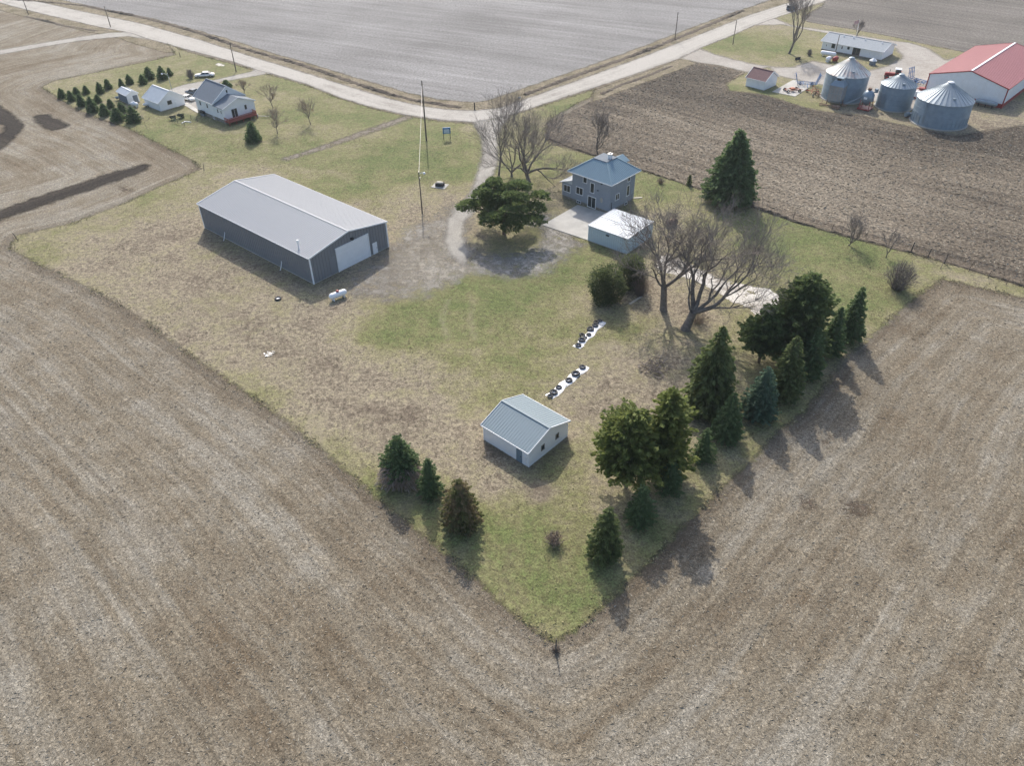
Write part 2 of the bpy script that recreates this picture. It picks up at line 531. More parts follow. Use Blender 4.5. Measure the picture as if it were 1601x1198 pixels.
# field beyond the road
def ext(p, q, dist):
    a, b = np.array(at(*p)), np.array(at(*q)); e = (b - a) / np.linalg.norm(b - a)
    return tuple(b + e * dist)
NF = P([(131,12),(223,31),(315,56),(400,84),(465,103),(531,124),(610,149),(662,160),(741,166.5),(800,160),(813,152),(905,119),(1010,80),(1088,48),(1167,14)])
NF = [ext((223,31),(131,12),260)] + NF + [ext((1088,48),(1167,14),200), (170, 900), (-600, 900)]
sheet('far_field', NF, 4.0, 0.015, field_mat('pale bean stubble',
      ((0.21, 0.205, 0.20), (0.28, 0.275, 0.27), (0.37, 0.365, 0.36)), dirang((400, 30), (800, 82)), 2.2, 1.6, (0.62, 1.0, 1.35), 3.0, 0.8), 2.0, zero, True)
# field north east
NE = P([(1250,28),(1262,34),(1330,45),(1400,58),(1505,80),(1601,98)]) + [(420, 230), (420, 700), (160, 700), (130, 340)] + P([(1285,10)])
sheet('north_east_field', NE, 3.0, 0.015, field_mat('grey brown stubble',
      ((0.13, 0.12, 0.11), (0.19, 0.175, 0.155), (0.27, 0.25, 0.23)), dirang((1255, 33), (1399, 58)), 1.8, 1.6, (0.55, 1.0, 1.5), 3.0, 0.6), 2.0, zero, True)
# tilled field between the two farms
TF = [(853,194),(850,212),(858,221),(926,242),(1005,266),(1100,296),(1180,322),(1250,347),(1340,372),(1420,393),(1500,415),(1640,456),
      (1700,380),(1680,215),(1601,196),(1494,213),(1430,200),(1345,181),(1290,175),(1257,168),(1220,156),(1193,148),(1140,142),(1134,130),
      (1167,113),(1130,104),(1086,96),(1010,127),(926,158)]
TB = {'k': blobs([(1000,140,9,.9),(1080,112,8,.9),(1120,115,6,.9),(940,165,7,.7),(1180,165,8,1.0),(1290,190,9,1.0),(1400,215,10,.9),(1060,150,9,.7),
                  (1540,230,14,1.0),(1601,230,12,1.0),(1240,175,8,.9),(960,235,6,.5),(1440,230,8,.7),(1150,215,12,-.5),(1250,300,12,-.5),(1400,330,12,-.5),(1050,240,8,-.4)])}
sheet('tilled_field', TF, 1.2, 0.02, field_mat('tilled maize stubble',
      ((0.085, 0.070, 0.054), (0.175, 0.146, 0.110), (0.26, 0.225, 0.175)), dirang((1100, 250), (1500, 368)), 1.5, 1.7, (0.45, 0.98, 2.0), 2.0, 0.4, 0.09, 30), 2.0, TB)
# freshly ploughed strips on the left
pm = lambda: field_mat('black ploughed soil', ((0.030, 0.025, 0.021), (0.048, 0.040, 0.033), (0.085, 0.07, 0.055)), dirang((0, 335), (180, 272)), 1.1, 2.0, (0.5, 1.0, 1.6), 3.0, 0.7, 0.3)
pmat = pm()
sheet('ploughed_strip', [(-60,352),(0,329),(87,298),(150,278),(184,267),(206,262),(222,257),(232,258),(228,266),(214,272),(195,278),(130,301),(65,322),(0,344),(-60,368)], 0.8, 0.025, pmat, 1.5, zero)
pmat2 = field_mat('black ploughed turn', ((0.030, 0.025, 0.021), (0.048, 0.040, 0.033), (0.085, 0.07, 0.055)), dirang((52, 183), (105, 199)), 1.1, 2.0, (0.5, 1.0, 1.6), 3.0, 0.7, 0.3)
sheet('ploughed_patch', [(50,183),(56,180),(74,179),(90,186),(108,196),(100,200),(82,204),(67,199)], 0.6, 0.025, pmat2, 1.2, zero)
sheet('ploughed_turn', [(-60,160),(0,165),(20,180),(37,194),(35,202),(28,210),(10,228),(-20,246),(-60,260),(-60,240),(-10,215),(6,206),(8,201),(0,194),(-20,186),(-60,180)], 0.8, 0.025, pmat2, 1.5, zero)

# lawn
def lawn_mat(name):
    m = NT(name)
    g = m.attr('g')
    n0 = m.noise(0.06, 4, 0.6)
    n1 = m.noise(0.28, 6, 0.72)
    n2 = m.noise(1.5, 5, 0.75, dist=0.5)
    n3 = m.noise(4.5, 4, 0.75, dist=0.4)
    t = m.math('ADD', m.math('MULTIPLY', n0, 0.50), m.math('MULTIPLY', n1, 0.62))
    t = m.math('ADD', t, m.math('MULTIPLY', n2, 0.38))
    t = m.math('ADD', t, m.math('MULTIPLY', g, 0.14))
    t = m.math('SUBTRACT', t, 0.140)
    c = m.ramp(t, [(0.33, (0.205, 0.168, 0.125)), (0.46, (0.320, 0.275, 0.200)), (0.57, (0.300, 0.270, 0.165)), (0.69, (0.235, 0.228, 0.110)), (0.84, (0.155, 0.185, 0.070))])
    f = m.math('ADD', m.math('MULTIPLY', n2, 0.5), m.math('MULTIPLY', n3, 0.5))
    k = m.ramp(f, [(0.38, 0.42), (0.5, 1.0), (0.60, 1.65)])
    c = m.mix(1.0, c, k, 'MULTIPLY')
    tr = m.attr('trk')
    tn = m.math('MULTIPLY', tr, m.ramp(m.noise(0.9, 4, 0.7), [(0.35, 0.2), (0.6, 1.0)]), clamp=True)
    c = m.mix(tn, c, (0.17, 0.135, 0.10))
    tp = m.math('MULTIPLY', m.math('MULTIPLY', tr, -1.0), m.ramp(m.noise(0.9, 4, 0.7), [(0.35, 0.2), (0.6, 1.0)]), clamp=True)
    c = m.mix(tp, c, (0.40, 0.35, 0.25))
    m.bump(f, 0.9, 0.12)
    m.edge(2.6, 0.45, 0.9)
    return m.fin(gk(m, c), 0.9, 0, 0.15)
def lines(lst):
    L = [(np.array(P(pts)), w, a) for pts, w, a in lst]
    def f(p):
        s = np.zeros(len(p))
        for q, w, a in L:
            d = np.full(len(p), 1e9)
            for i in range(len(q) - 1):
                e = q[i + 1] - q[i]; v = p - q[i]
                t = np.clip((v @ e) / max(e @ e, 1e-9), 0, 1)
                r = v - t[:, None] * e; d = np.minimum(d, (r * r).sum(1))
            s += a * np.exp(-d / (w * w))
        return s
    return f
TRK = lines([([(490,640),(484,665),(486,690),(492,705)], .45, -.8), ([(505,645),(500,665),(501,690),(508,712)], .45, -.8), ([(480,590),(500,570),(520,560)], .4, -.4),
  ([(375,520),(385,507),(405,495),(424,489)], .35, .8), ([(385,532),(396,517),(415,505),(432,500)], .35, .8),
  ([(560,640),(575,655),(600,660),(625,650),(640,635)], .5, .5), ([(545,650),(565,672),(600,678),(635,666),(655,645)], .5, .45), ([(550,625),(570,638),(600,642),(620,630)], .5, .4), ([(560,690),(600,700),(640,690),(665,665)], .5, .4),
  ([(430,545),(460,565),(500,590),(540,615)], .5, .25), ([(440,535),(475,555),(515,580),(555,603)], .5, .25), ([(300,480),(360,510),(430,560)], .5, .3), ([(320,470),(380,500),(450,545)], .5, .3), ([(260,440),(330,470),(400,505)], .6, .3), ([(240,400),(300,430),(360,460)], .6, .25),
  ([(700,470),(690,500),(700,530)], .4, -.5), ([(740,470),(735,500),(742,530)], .4, -.4), ([(610,395),(640,375),(680,350)], .6, .35), ([(600,410),(650,390),(700,362)], .6, .35), ([(590,425),(640,425),(690,400),(720,380)], .7, -.4),
  ([(1000,590),(985,615),(960,640),(930,650)], .5, .4), ([(945,600),(930,625),(905,640)], .5, .4), ([(960,605),(945,632),(918,650)], .5, .35), ([(880,640),(905,652),(935,655)], .4, .3),
  ([(440,330),(500,345),(560,362)], .5, .0), ([(130,350),(200,330),(260,305)], .5, .3), ([(120,362),(195,342),(262,315)], .5, .3), ([(800,860),(790,900),(800,930)], .6, .35), ([(880,880),(905,850),(900,830)], .5, .25),
  ([(910,550),(940,540),(975,545),(1010,560)], .6, -.5), ([(960,560),(1000,568)], .5, -.4), ([(1010,640),(1040,700)], .8, .3), ([(840,765),(846,772)], 1.7, .8), ([(757,690),(828,733),(890,686)], .8, .6),
  ([(320,372),(400,415),(492,450),(560,420)], 1.0, .45), ([(420,545),(424,556)], .8, .7), ([(470,265),(520,268),(560,290)], .6, -.3), ([(590,385),(560,420),(500,450)], .9, -.3)])
lm = lawn_mat('spring grass')
GREEN = [(640,235,16,1.5),(705,255,9,1.6),(600,275,10,1.0),(560,300,8,.7),(690,480,11,1.2),(740,505,9,1.1),(640,510,8,1.1),(600,530,5,.8),(870,420,7,1.4),(900,400,5,1.3),(1200,350,9,1.3),(1260,390,10,1.2),
         (1010,300,8,1.0),(1330,390,7,1.2),(1390,420,8,1.0),(760,470,8,.8),(800,800,6,.8),(850,760,6,1.3),(880,730,4,1.3),(450,180,10,.8),(520,150,12,1.0),(420,130,8,.9),(600,175,8,1.3),(300,220,9,1.5),(260,205,8,1.3),
         (880,170,6,1.6),(915,150,5,1.5),(990,510,4,1.0),(1130,480,5,.6),(720,590,7,.7),(800,560,7,.7),(830,870,12,.35),(900,920,10,.35),(500,690,7,.9),(430,620,7,1.0),(380,580,6,.9),(560,740,6,.9),(640,790,7,.6),
         (650,200,8,.8),(360,110,8,1.3),(330,95,6,1.3),(200,120,10,.8),(120,150,6,.6),(880,260,10,1.0),(960,255,8,.9),(1040,280,7,.8),(460,320-90,8,.7),(700,225,6,.8),(380,240,8,.6),(75,398,6,1.0),(1300,470,12,.6),(1380,480,10,.4),
         (300,130,8,.5),(250,115,8,.5),(560,125+60,6,.7),(480,240,8,.4),(820,440,7,.7),(1230,640,5,.4),(950,900,8,.5),(1040,830,5,.4),
         (700,365,9,-1.0),(640,330,12,-1.1),(640,300,4,-.7),(590,350,8,-.8),(480,290,9,.1),(250,400,16,-1.2),(350,470,18,-1.3),(450,540,16,-1.3),(200,380,14,-.9),(560,630,11,-1.3),(620,660,10,-1.2),(480,590,8,-1.0),(170,450,12,-1.2),
         (980,590,8,-.9),(930,620,7,-1.0),(790,720,7,-1.2),(720,690,8,-.9),(300,345,7,-.9),(250,350,6,-.8),(400,500,6,-.7),(500,520,5,-.8),(360,560,4,-.6),(540,600,5,-.7),(770,760,3.5,-1.2),(900,740,4,-1.0),(960,800,3,-.6),(620,700,5,-.9),(1000,560,5,-.8),(700,310,3,-.7),(560,330,5,-.8),(660,345,5,-.9),(780,640,5,.5),(840,560,5,.6),(700,640,5,.4),(880,900,5,.5),(760,880,4,.7),(700,830,4,.6),(960,490,8,-.6),(560,440,10,-.9),(640,430,7,-1.0),(700,430,8,-.9),(1060,470,8,-1.0),(1110,480,6,-1.0),(1040,550,7,-.6),(1150,420,8,-.4),
         (890,310,5,-.9),(870,320,4,-.8),(900,290,4,-.8),(680,285,2.5,-.8),(590,240,7,-.3),(560,215,7,-.3),(640,215,6,-.8),(710,252,3,-1.4),(760,690,4,-1.2),(330,420,9,-1.0),(400,230+60,8,-.2),(700,600,8,-.6),(660,570,8,-1.0),(1030,620,6,-.6),
         (940,680,7,-.7),(900,800,6,-.6),(840,770,2.2,-2.6),(800,740,5,-1.3),(1000,330,7,-.4),(1090,330,7,-.4),(1000,450,6,-.6),(1000,215,5,.3),(350,200,7,-.3),(540,200,8,-.2),(480,210,8,-.1)]
gatt = {'g': blobs(GREEN), 'trk': TRK}
sheet('lawn', lawn_w, 0.5, 0.03, lm, 1.2, gatt, True)
FARM = [(1062,93),(1094,75),(1141,57),(1180,39),(1207,28),(1257,12),(1290,4),(1252,28),(1262,34),(1330,45),(1400,58),(1450,70),(1505,81),(1601,99),(1680,115),
        (1680,212),(1601,194),(1494,211),(1430,199),(1345,180),(1290,174),(1257,167),(1220,155),(1193,147),(1140,141),(1136,131),(1167,113),(1130,103),(1086,97)]
sheet('farmyard_grass', FARM, 1.2, 0.03, lm, 1.2, {'g': blobs([(1110,72,7,1.8),(1150,62,7,1.6),(1190,70,9,.9),(1230,75,8,.8),(1200,145,4,1.3),(1240,160,4,1.2),(1270,165,4,1.1),(1150,138,3,.8),
      (1300,60,8,.4),(1420,68,8,.4),(1500,200,9,-1.6),(1450,205,6,-1.6),(1560,185,9,-1.4),(1350,175,6,-1.4),(1400,180,6,-1.4),(1180,90,7,.1),(1601,180,10,-1.5),(1520,175,6,-.4),(1380,95,5,-.5),(1240,100,5,.1)])})
# dry verges along the road
def verge_mat():
    m = NT('dead roadside grass')
    n0 = m.noise(0.25, 5, 0.65); n1 = m.noise(2.0, 5, 0.75)
    c = m.ramp(n0, [(0.35, (0.19, 0.165, 0.105)), (0.5, (0.27, 0.235, 0.165)), (0.65, (0.36, 0.31, 0.23))])
    c = m.mix(1.0, c, m.ramp(n1, [(0.36, 0.6), (0.5, 1.0), (0.62, 1.4)]), 'MULTIPLY')
    m.bump(n1, 0.8, 0.15); m.edge(2.4, 0.5, 0.3)
    return m.fin(gk(m, c), 0.95, 0, 0.1)
vm = verge_mat()
RU = [(50,0),(131,18),(223,37),(315,63),(400,90.5),(465,110),(531,131),(610,155),(662,166.6),(700,171),(741,173),(780,169),(813,158),(905,125),(1010,87),(1088,56),(1167,25),(1220,8)]
RL = [(1220,25),(1180,39),(1141,56),(1094,75),(1062,91),(1023,105),(931,136),(866,157),(800,179),(741,191),(689,187.5),(631,178.4),(584,168),(531,152),(479,131),(426,115),(400,108.5),(367,97),(289,76),(228,59),(205,51),(157,42),(66,21),(20,9)]
def offs(pts, d):
    q = np.array(pts); out = []
    for i in range(len(q)):
        t = q[min(i + 1, len(q) - 1)] - q[max(i - 1, 0)]; t = t / np.linalg.norm(t)
        out.append(tuple(q[i] + np.array([-t[1], t[0]]) * d))
    return out
ru_w = [ext((131,18),(50,0),180)] + P(RU) + [ext((1167,25),(1220,8),180)]
rl_w = [ext((1180,39),(1220,25),180)] + P(RL) + [ext((66,21),(20,9),180)]
up = offs(ru_w, 6.5)
sheet('road_verge', ru_w + up[::-1], 1.2, 0.022, vm, 1.2, None, True)
lo = offs(rl_w[::1], 5.0)
sheet('road_verge', rl_w[-7:] + offs(rl_w, 6.0)[-7:][::-1], 1.2, 0.022, vm, 1.2, None, True)
sheet('ditch_verge', [(926,142),(1023,107),(1062,92),(1090,98),(1010,128),(926,160)], 1.0, 0.032, vm, 1.2)

def gravel_mat(name, cols, amp, w, nscale=0.5, tracks=0.0, thin=None):
    m = NT(name)
    d = m.attr('d')
    n0 = m.noise(0.12, 4, 0.6); n1 = m.noise(3.5, 5, 0.8); n2 = m.noise(0.8, 4, 0.6)
    t = m.math('ADD', m.math('MULTIPLY', n0, 0.5), m.math('MULTIPLY', n2, 0.3))
    if tracks:
        tr = m.noise(1.0, 3, 0.5, m.comb(m.math('MULTIPLY', d, 0.85), 0.3, m.math('MULTIPLY', m.sep()[0], 0.01)))
        t = m.math('ADD', t, m.math('MULTIPLY', tr, tracks))
    else:
        t = m.math('ADD', t, 0.1)
    c = m.ramp(t, [(0.38, cols[0]), (0.52, cols[1]), (0.66, cols[2])])
    c = m.mix(1.0, c, m.ramp(n1, [(0.36, 0.72), (0.5, 1.0), (0.62, 1.25)]), 'MULTIPLY')
    m.bump(n1, 0.6, 0.05)
    dens = None
    if thin is not None:
        dn = m.noise(thin[0], 5, 0.7)
        dens = m.ramp(dn, [(thin[1], 0.0), (thin[2], 1.0)])
    m.edge(amp, w, nscale, dens=dens)
    return m.fin(gk(m, c, 0.80), 0.95, 0, 0.15)
gr = gravel_mat('limestone gravel road', ((0.29, 0.27, 0.24), (0.42, 0.395, 0.355), (0.53, 0.505, 0.46)), 1.4, 0.6, 0.3, 0.45)
sheet('gravel_road', ru_w + rl_w, 1.2, 0.049, gr, 1.0, None, True)
gd = gravel_mat('gravel drive', ((0.33, 0.31, 0.28), (0.44, 0.42, 0.38), (0.55, 0.53, 0.49)), 1.2, 0.6, 0.4, 0.2)
gt = gravel_mat('thin yard gravel', ((0.24, 0.22, 0.19), (0.36, 0.34, 0.30), (0.48, 0.46, 0.42)), 7.0, 1.6, 0.25, 0.0, (0.5, 0.33, 0.62))
sheet('driveway', [(740,190),(754,218),(755,242),(749,265),(740,291),(731,309),(712,328),(700,345),(696,375),(705,400),(725,415),(735,395),(722,370),(728,345),(750,318),(762,291),(769,277),(778,253),(777,218),(783,200),(800,178)], 0.6, 0.044, gd, 1.0)
sheet('yard_gravel', [(712,325),(690,340),(640,358),(608,388),(600,405),(560,435),(540,455),(600,470),(660,462),(700,445),(735,425),(765,428),(800,435),(840,428),(880,404),(906,386),(900,372),(860,348),(842,336),(836,350),(850,365),(840,388),(800,400),(750,398),(727,375),(724,355),(730,335)], 0.7, 0.036, gt, 2.5)
gt2 = gravel_mat('packed yard gravel', ((0.27, 0.24, 0.19), (0.38, 0.35, 0.295), (0.50, 0.47, 0.41)), 6.0, 1.4, 0.25, 0.0, (0.7, 0.36, 0.62))
sheet('yard_gravel', [(712,318),(740,318),(733,340),(724,370),(724,400),(742,425),(700,440),(640,450),(600,445),(610,405),(650,375),(690,345)], 0.6, 0.038, gt2, 2.2)
gl = gravel_mat('crushed rock ring', ((0.30, 0.275, 0.24), (0.42, 0.40, 0.36), (0.52, 0.50, 0.46)), 4.0, 0.9, 0.5, 0.0, (0.7, 0.40, 0.64))
sheet('rock_loop', [(722,360),(716,385),(724,408),(755,426),(800,434),(838,427),(872,404),(905,384),(893,368),(850,350),(838,336),(878,333),(850,352),(846,372),(838,392),(800,404),(755,400),(733,382)], 0.5, 0.040, gl, 1.2)
sheet('neighbour_drive', [(401,107),(426,114),(400,118),(367,124),(345,128),(330,150),(311,172),(288,163),(290,150),(270,150),(262,141),(285,133),(310,128),(340,124),(370,117),(392,112)], 0.8, 0.04, gd, 1.0)
sheet('field_lane', [(-80,86),(0,78),(60,68),(120,58),(170,51),(205,50),(235,62),(200,56),(165,59),(120,64),(60,74),(0,85),(-80,96)], 1.0, 0.04, gd, 1.0)
# a worn track across the grass
gtr = gravel_mat('worn dirt track', ((0.17, 0.15, 0.12), (0.24, 0.21, 0.17), (0.31, 0.28, 0.24)), 1.8, 0.7, 0.5, 0.3, (0.8, 0.30, 0.50))
sheet('dirt_track', [(640,179),(600,193),(560,207),(520,222),(480,236),(440,248),(447,252),(485,240),(525,227),(565,213),(605,199),(646,184)], 0.7, 0.035, gtr, 1.2)
YARD = [(1062,91),(1094,76),(1115,84),(1140,91),(1173,99),(1212,105),(1240,105),(1270,95),(1290,99),(1330,108),(1360,110),(1385,104),(1413,90),(1402,76),(1384,66),(1298,52),(1257,45),(1223,38),(1180,39),
        (1207,27),(1240,40),(1298,48),(1384,62),(1420,66),(1450,75),(1478,94),(1530,80),(1530,110),(1470,150),(1430,172),(1372,160),(1290,133),(1262,128),(1240,123),(1215,118),(1203,104),(1170,113),(1130,103),(1086,96)]
sheet('farmyard_gravel', YARD, 1.0, 0.04, gravel_mat('farmyard gravel', ((0.34, 0.31, 0.27), (0.45, 0.42, 0.38), (0.55, 0.52, 0.47)), 2.0, 0.8, 0.3, 0.0), 1.2)
dm = gravel_mat('disturbed soil', ((0.10, 0.078, 0.058), (0.16, 0.125, 0.095), (0.24, 0.20, 0.15)), 1.6, 0.5, 0.7, 0.0, (1.2, 0.40, 0.60))
for pl in ([(1318,784),(1340,780),(1356,790),(1362,800),(1345,808),(1325,806),(1315,796)], [(1250,772),(1268,780),(1280,795),(1272,800),(1256,792)], [(1283,690),(1300,680),(1306,684),(1290,694)],
           [(185,290),(205,295),(208,300),(190,299)], [(270,183),(250,205),(225,235),(240,240),(262,212)]):
    if pl[0][0] != 270: sheet('bare_soil', pl, 0.5, 0.012, dm, 1.0)
# broken concrete floor of a former building
conc = gravel_mat('broken concrete floor', ((0.34, 0.30, 0.25), (0.70, 0.665, 0.60), (0.84, 0.81, 0.76)), 2.0, 0.12, 0.7, 0.0, (0.42, 0.395, 0.42))
sheet('broken_slab', [(1026,416),(1030,402),(1042,398),(1060,404),(1087,418),(1134,440),(1169,447),(1200,452),(1222,466),(1222,492),(1205,500),(1180,494),(1172,482),(1140,470),(1110,450),(1085,438),(1055,430),(1030,426)], 0.4, 0.05, conc, 0.5)
sheet('puddle', [(337,101),(341,98),(350,101),(351,103),(345,104)], 0.4, 0.04, conc, 0.4)

def slab_obj(name, poly, z, t, mat):
    w = P(poly); mb = MB()
    n = len(w)
    mb.add([(x, y, z) for x, y in w] + [(x, y, z - t) for x, y in w],
           [tuple(range(n))[::-1]] + [(i, (i + 1) % n, n + (i + 1) % n, n + i) for i in range(n)])
    o = mb.obj(name, mat); o['kind'] = 'structure'
    return o
slab_obj('concrete_pad', [(848,352.5),(903,321),(953,335),(958,340),(921,377)], 0.14, 0.14, 'concrete')
slab_obj('implement_pad', [(1207,143.6),(1240,125),(1274,131),(1243,151)], 0.12, 0.12, 'concrete')
slab_obj('garage_apron', [(287,164),(292,160),(312,173),(309,177)], 0.12, 0.12, 'concrete')

# lumpy dirt banks
def bank(name, pts, width, height, mat='soil', seed=1):
    rr = random.Random(seed)
    w = P(pts); line = []
    for i in range(len(w) - 1):
        a, b = Vector(w[i]), Vector(w[i + 1]); k = max(1, int((b - a).length / 0.8))
        line += [a.lerp(b, j / k) for j in range(k)]
    line.append(Vector(w[-1]))
    mb = MB(); o = 0; m = 6
    ph = rr.random() * 9
    for i, p in enumerate(line):
        t = (line[min(i + 1, len(line) - 1)] - line[max(i - 1, 0)]).normalized(); nn = Vector((-t.y, t.x))
        hh = height * (0.35 + 0.65 * abs(math.sin(i * 0.13 + ph) * math.sin(i * 0.051 + 1) + rr.random() * 0.5))
        ww = width * (0.6 + 0.5 * rr.random())
        off = (rr.random() - 0.5) * 0.4 + math.sin(i * 0.07) * 0.3
        for j in range(m):
            s_ = j / (m - 1) * 2 - 1
            q = p + nn * (s_ * ww / 2 + off + (rr.random() - 0.5) * 0.1)
            mb.v.append((q.x, q.y, -0.03 + hh * max(0, 1 - s_ * s_) * (0.6 + 0.8 * rr.random())))
    for i in range(len(line) - 1):
        for j in range(m - 1):
            a = i * m + j
            mb.f.append((a, a + 1, a + m + 1, a + m))
    ob = mb.obj(name, mat); ob['kind'] = 'structure'
    return ob
bank('dirt_bank', [(10,-2),(131,8),(223,27),(315,52),(400,81),(465,100),(531,121),(610,147),(662,159),(720,168)], 2.4, 0.5, seed=1)
bank('dirt_bank', [(820,148),(905,117),(1010,78),(1088,48),(1160,16)], 2.6, 0.45, seed=2)
bank('dirt_bank', [(853,216),(926,243),(1005,267),(1100,297),(1180,324),(1250,348),(1340,374),(1420,395),(1500,417),(1601,449)], 0.9, 0.4, seed=3)
bank('dirt_bank', [(940,147),(975,132),(1010,120),(1050,103)], 2.0, 0.3, seed=4)
bank('dirt_bank', [(40,25),(100,40),(150,48)], 2.0, 0.3, seed=5)

# ------------------------------------------------------------------ buildings
def wall_frame(side, L, W):
    # returns a function (s, out, z) -> local point ; s runs left to right seen from outside
    if side == 'y-': return lambda s, o, z: (s, -W / 2 - o, z)
    if side == 'x+': return lambda s, o, z: (L / 2 + o, s, z)
    if side == 'y+': return lambda s, o, z: (-s, W / 2 + o, z)
    return lambda s, o, z: (-L / 2 - o, -s, z)

def window(root, fr, s, z, w, h, panes=1, name='window', frame='white', pane='glass', fw=0.09, label=None):
    mb = MB()
    def bx(s0, s1, z0, z1, o0, o1, t=mb):
        a = [fr(ss, oo, zz) for ss in (s0, s1) for oo in (o0, o1) for zz in (z0, z1)]
        t.add(a, [(0, 1, 3, 2), (4, 6, 7, 5), (0, 4, 5, 1), (2, 3, 7, 6), (0, 2, 6, 4), (1, 5, 7, 3)])
    bx(s - w/2, s - w/2 + fw, z - h/2, z + h/2, 0, .06); bx(s + w/2 - fw, s + w/2, z - h/2, z + h/2, 0, .06)
    bx(s - w/2, s + w/2, z + h/2, z + h/2 + fw, 0, .07); bx(s - w/2 - .03, s + w/2 + .03, z - h/2 - fw, z - h/2, 0, .09)
    for i in range(1, panes):
        c = s - w/2 + w * i / panes
        bx(c - .03, c + .03, z - h/2, z + h/2, 0.003, .055)
    o = mb.obj(name, frame, root)
    if label: o['label'] = label
    p = MB(); bx(s - w/2 + fw, s + w/2 - fw, z - h/2, z + h/2, 0, .025, p)
    p.obj('pane', pane, o)
    return o
def panel(root, fr, name, mat, s0, s1, z0, z1, th=0.06, grooves=0, handle=False):
    mb = MB()
    def bx(s0, s1, z0, z1, o0, o1, t):
        a = [fr(ss, oo, zz) for ss in (s0, s1) for oo in (o0, o1) for zz in (z0, z1)]
        t.add(a, [(0, 1, 3, 2), (4, 6, 7, 5), (0, 4, 5, 1), (2, 3, 7, 6), (0, 2, 6, 4), (1, 5, 7, 3)])
    if grooves:
        hh = (z1 - z0) / grooves
        for i in range(grooves):
            bx(s0, s1, z0 + hh * i + .015, z0 + hh * (i + 1) - .015, 0, th, mb)
        bx(s0 + .01, s1 - .01, z0, z1 - .01, 0, th - .03, mb)
    else: bx(s0, s1, z0, z1, 0, th, mb)
    o = mb.obj(name, mat, root)
    if handle:
        h = MB(); bx(s1 - .2, s1 - .12, z0 + 1.0, z0 + 1.1, th, th + .06, h); h.obj('handle', 'dark', o)
    return o

def gable(name, label, cat, corner, rot, L, W, e, r, wall, roof, trim='white', over=0.3, rib=0.0, wrib=0.0, base=0.15, group=None, basemat='concrete', swap=False, gwall=None, ribw=.085):
    c, s = math.cos(rot), math.sin(rot)
    cx = corner[0] + (-L / 2) * c - (W / 2) * s
    cy = corner[1] + (-L / 2) * s + (W / 2) * c
    root = thing(name, label, cat, (cx, cy), rot, group)
    hl, hw = L / 2, W / 2
    mb = MB()
    b = base
    mb.add([(-hl, -hw, b), (hl, -hw, b), (hl, hw, b), (-hl, hw, b), (-hl, -hw, e), (hl, -hw, e), (hl, hw, e), (-hl, hw, e), (-hl, 0, r), (hl, 0, r)],
           [(0, 1, 5, 4), (1, 2, 6, 9, 5), (2, 3, 7, 6), (3, 0, 4, 8, 7)])
    if wrib:
        mb.ribs((-hl, -hw, b), (hl, -hw, b), (hl, -hw, e), (-hl, -hw, e), wrib, 0.09, 0.055)
        k = int(W / wrib)
        for sx in (1, -1):
            for i in range(k + 1):
                y = -hw + W * i / k
                zt = e + (r - e) * (1 - abs(y) / hw) - .05
                mb.bar((sx * (hl + .02), y * .999, b), (sx * (hl + .02), y * .999, zt), 0.055, 0.09)
        mb.ribs((hl, hw, b), (-hl, hw, b), (-hl, hw, e), (hl, hw, e), wrib, 0.05, 0.045)
    mb.obj('wall', wall, root)
    f = MB(); f.box(-hl - .04, hl + .04, -hw - .04, hw + .04, -0.1, b); f.obj('foundation', basemat, root)
    sl = (r - e) / hw
    ze = e - sl * over; t = 0.12
    X = hl + over * 0.7
    Y = hw + over
    rf = MB()
    up = 0.10
    for sy in (-1, 1):
        a, b2, c2, d = (-X, sy * Y, ze + up), (X, sy * Y, ze + up), (X, 0, r + up), (-X, 0, r + up)
        if sy > 0: a, b2, c2, d = b2, a, d, c2
        rf.slab(a, b2, c2, d, t)
        if rib: rf.ribs(a, b2, c2, d, rib, ribw, ribw * .7)
    rf.obj('roof', roof, root)
    tr = MB()
    for sx in (-1, 1):
        for sy in (-1, 1):
            tr.bar((sx * (X + .03), sy * (Y + .02), ze + up + .01 - t / 2), (sx * (X + .03), 0, r + up + .02 - t / 2), .07, .24)
    for sy in (-1, 1):
        tr.bar((-X, sy * (Y + .035), ze + up - .07), (X, sy * (Y + .035), ze + up - .07), .06, .16)
    tr.obj('roof_trim', trim, root)
    rc = MB()
    rc.bar((-X - .02, 0, r + up + .03), (X + .02, 0, r + up + .03), .34, .07)
    rc.obj('ridge_cap', roof, root)
    return root, (lambda side: wall_frame(side, L, W))

# the large grey machine shed
bn, fr = gable('machine_shed', 'long slate grey steel machine shed with pale ribbed roof and big white overhead door', 'machine shed',
               (-32.5, 109.8), R(-40.5), 32.0, 16.6, 4.89, 6.41, 'barn_wall', 'barn_roof', over=0.25, rib=0.45, wrib=0.6)
corner = MB()
for x, y in ((-16, -8.3), (16, -8.3), (16, 8.3), (-16, 8.3)):
    corner = MB(); corner.box(x - .1, x + .1, y - .1, y + .1, 0.0, 4.8); corner.obj('corner_trim', 'white', bn)
panel(bn, fr('x+'), 'overhead_door', 'white', -2.9, 3.9, 0.02, 4.25, 0.10, 6)
tf = MB()
for a, b_ in (((16.09, -3.0, 0), (16.09, -3.0, 4.4)), ((16.09, 4.0, 0), (16.09, 4.0, 4.4)), ((16.09, -3.1, 4.36), (16.09, 4.1, 4.36))): tf.bar(a, b_, .18, .16)
tf.obj('door_frame', 'white', bn)
panel(bn, fr('x+'), 'walk_door', 'white', 4.75, 5.75, 0.02, 2.15, 0.10, handle=True)
panel(bn, fr('x+'), 'side_panel', 'barn_wall', -4.6, -3.15, 0.15, 3.4, 0.09)
lt = MB(); lt.box(16.05, 16.45, 0.25, 0.75, 4.85, 5.05); lt.box(16.25, 16.5, .3, .7, 4.72, 4.88); lt.obj('wall_lamp', 'dark', bn)
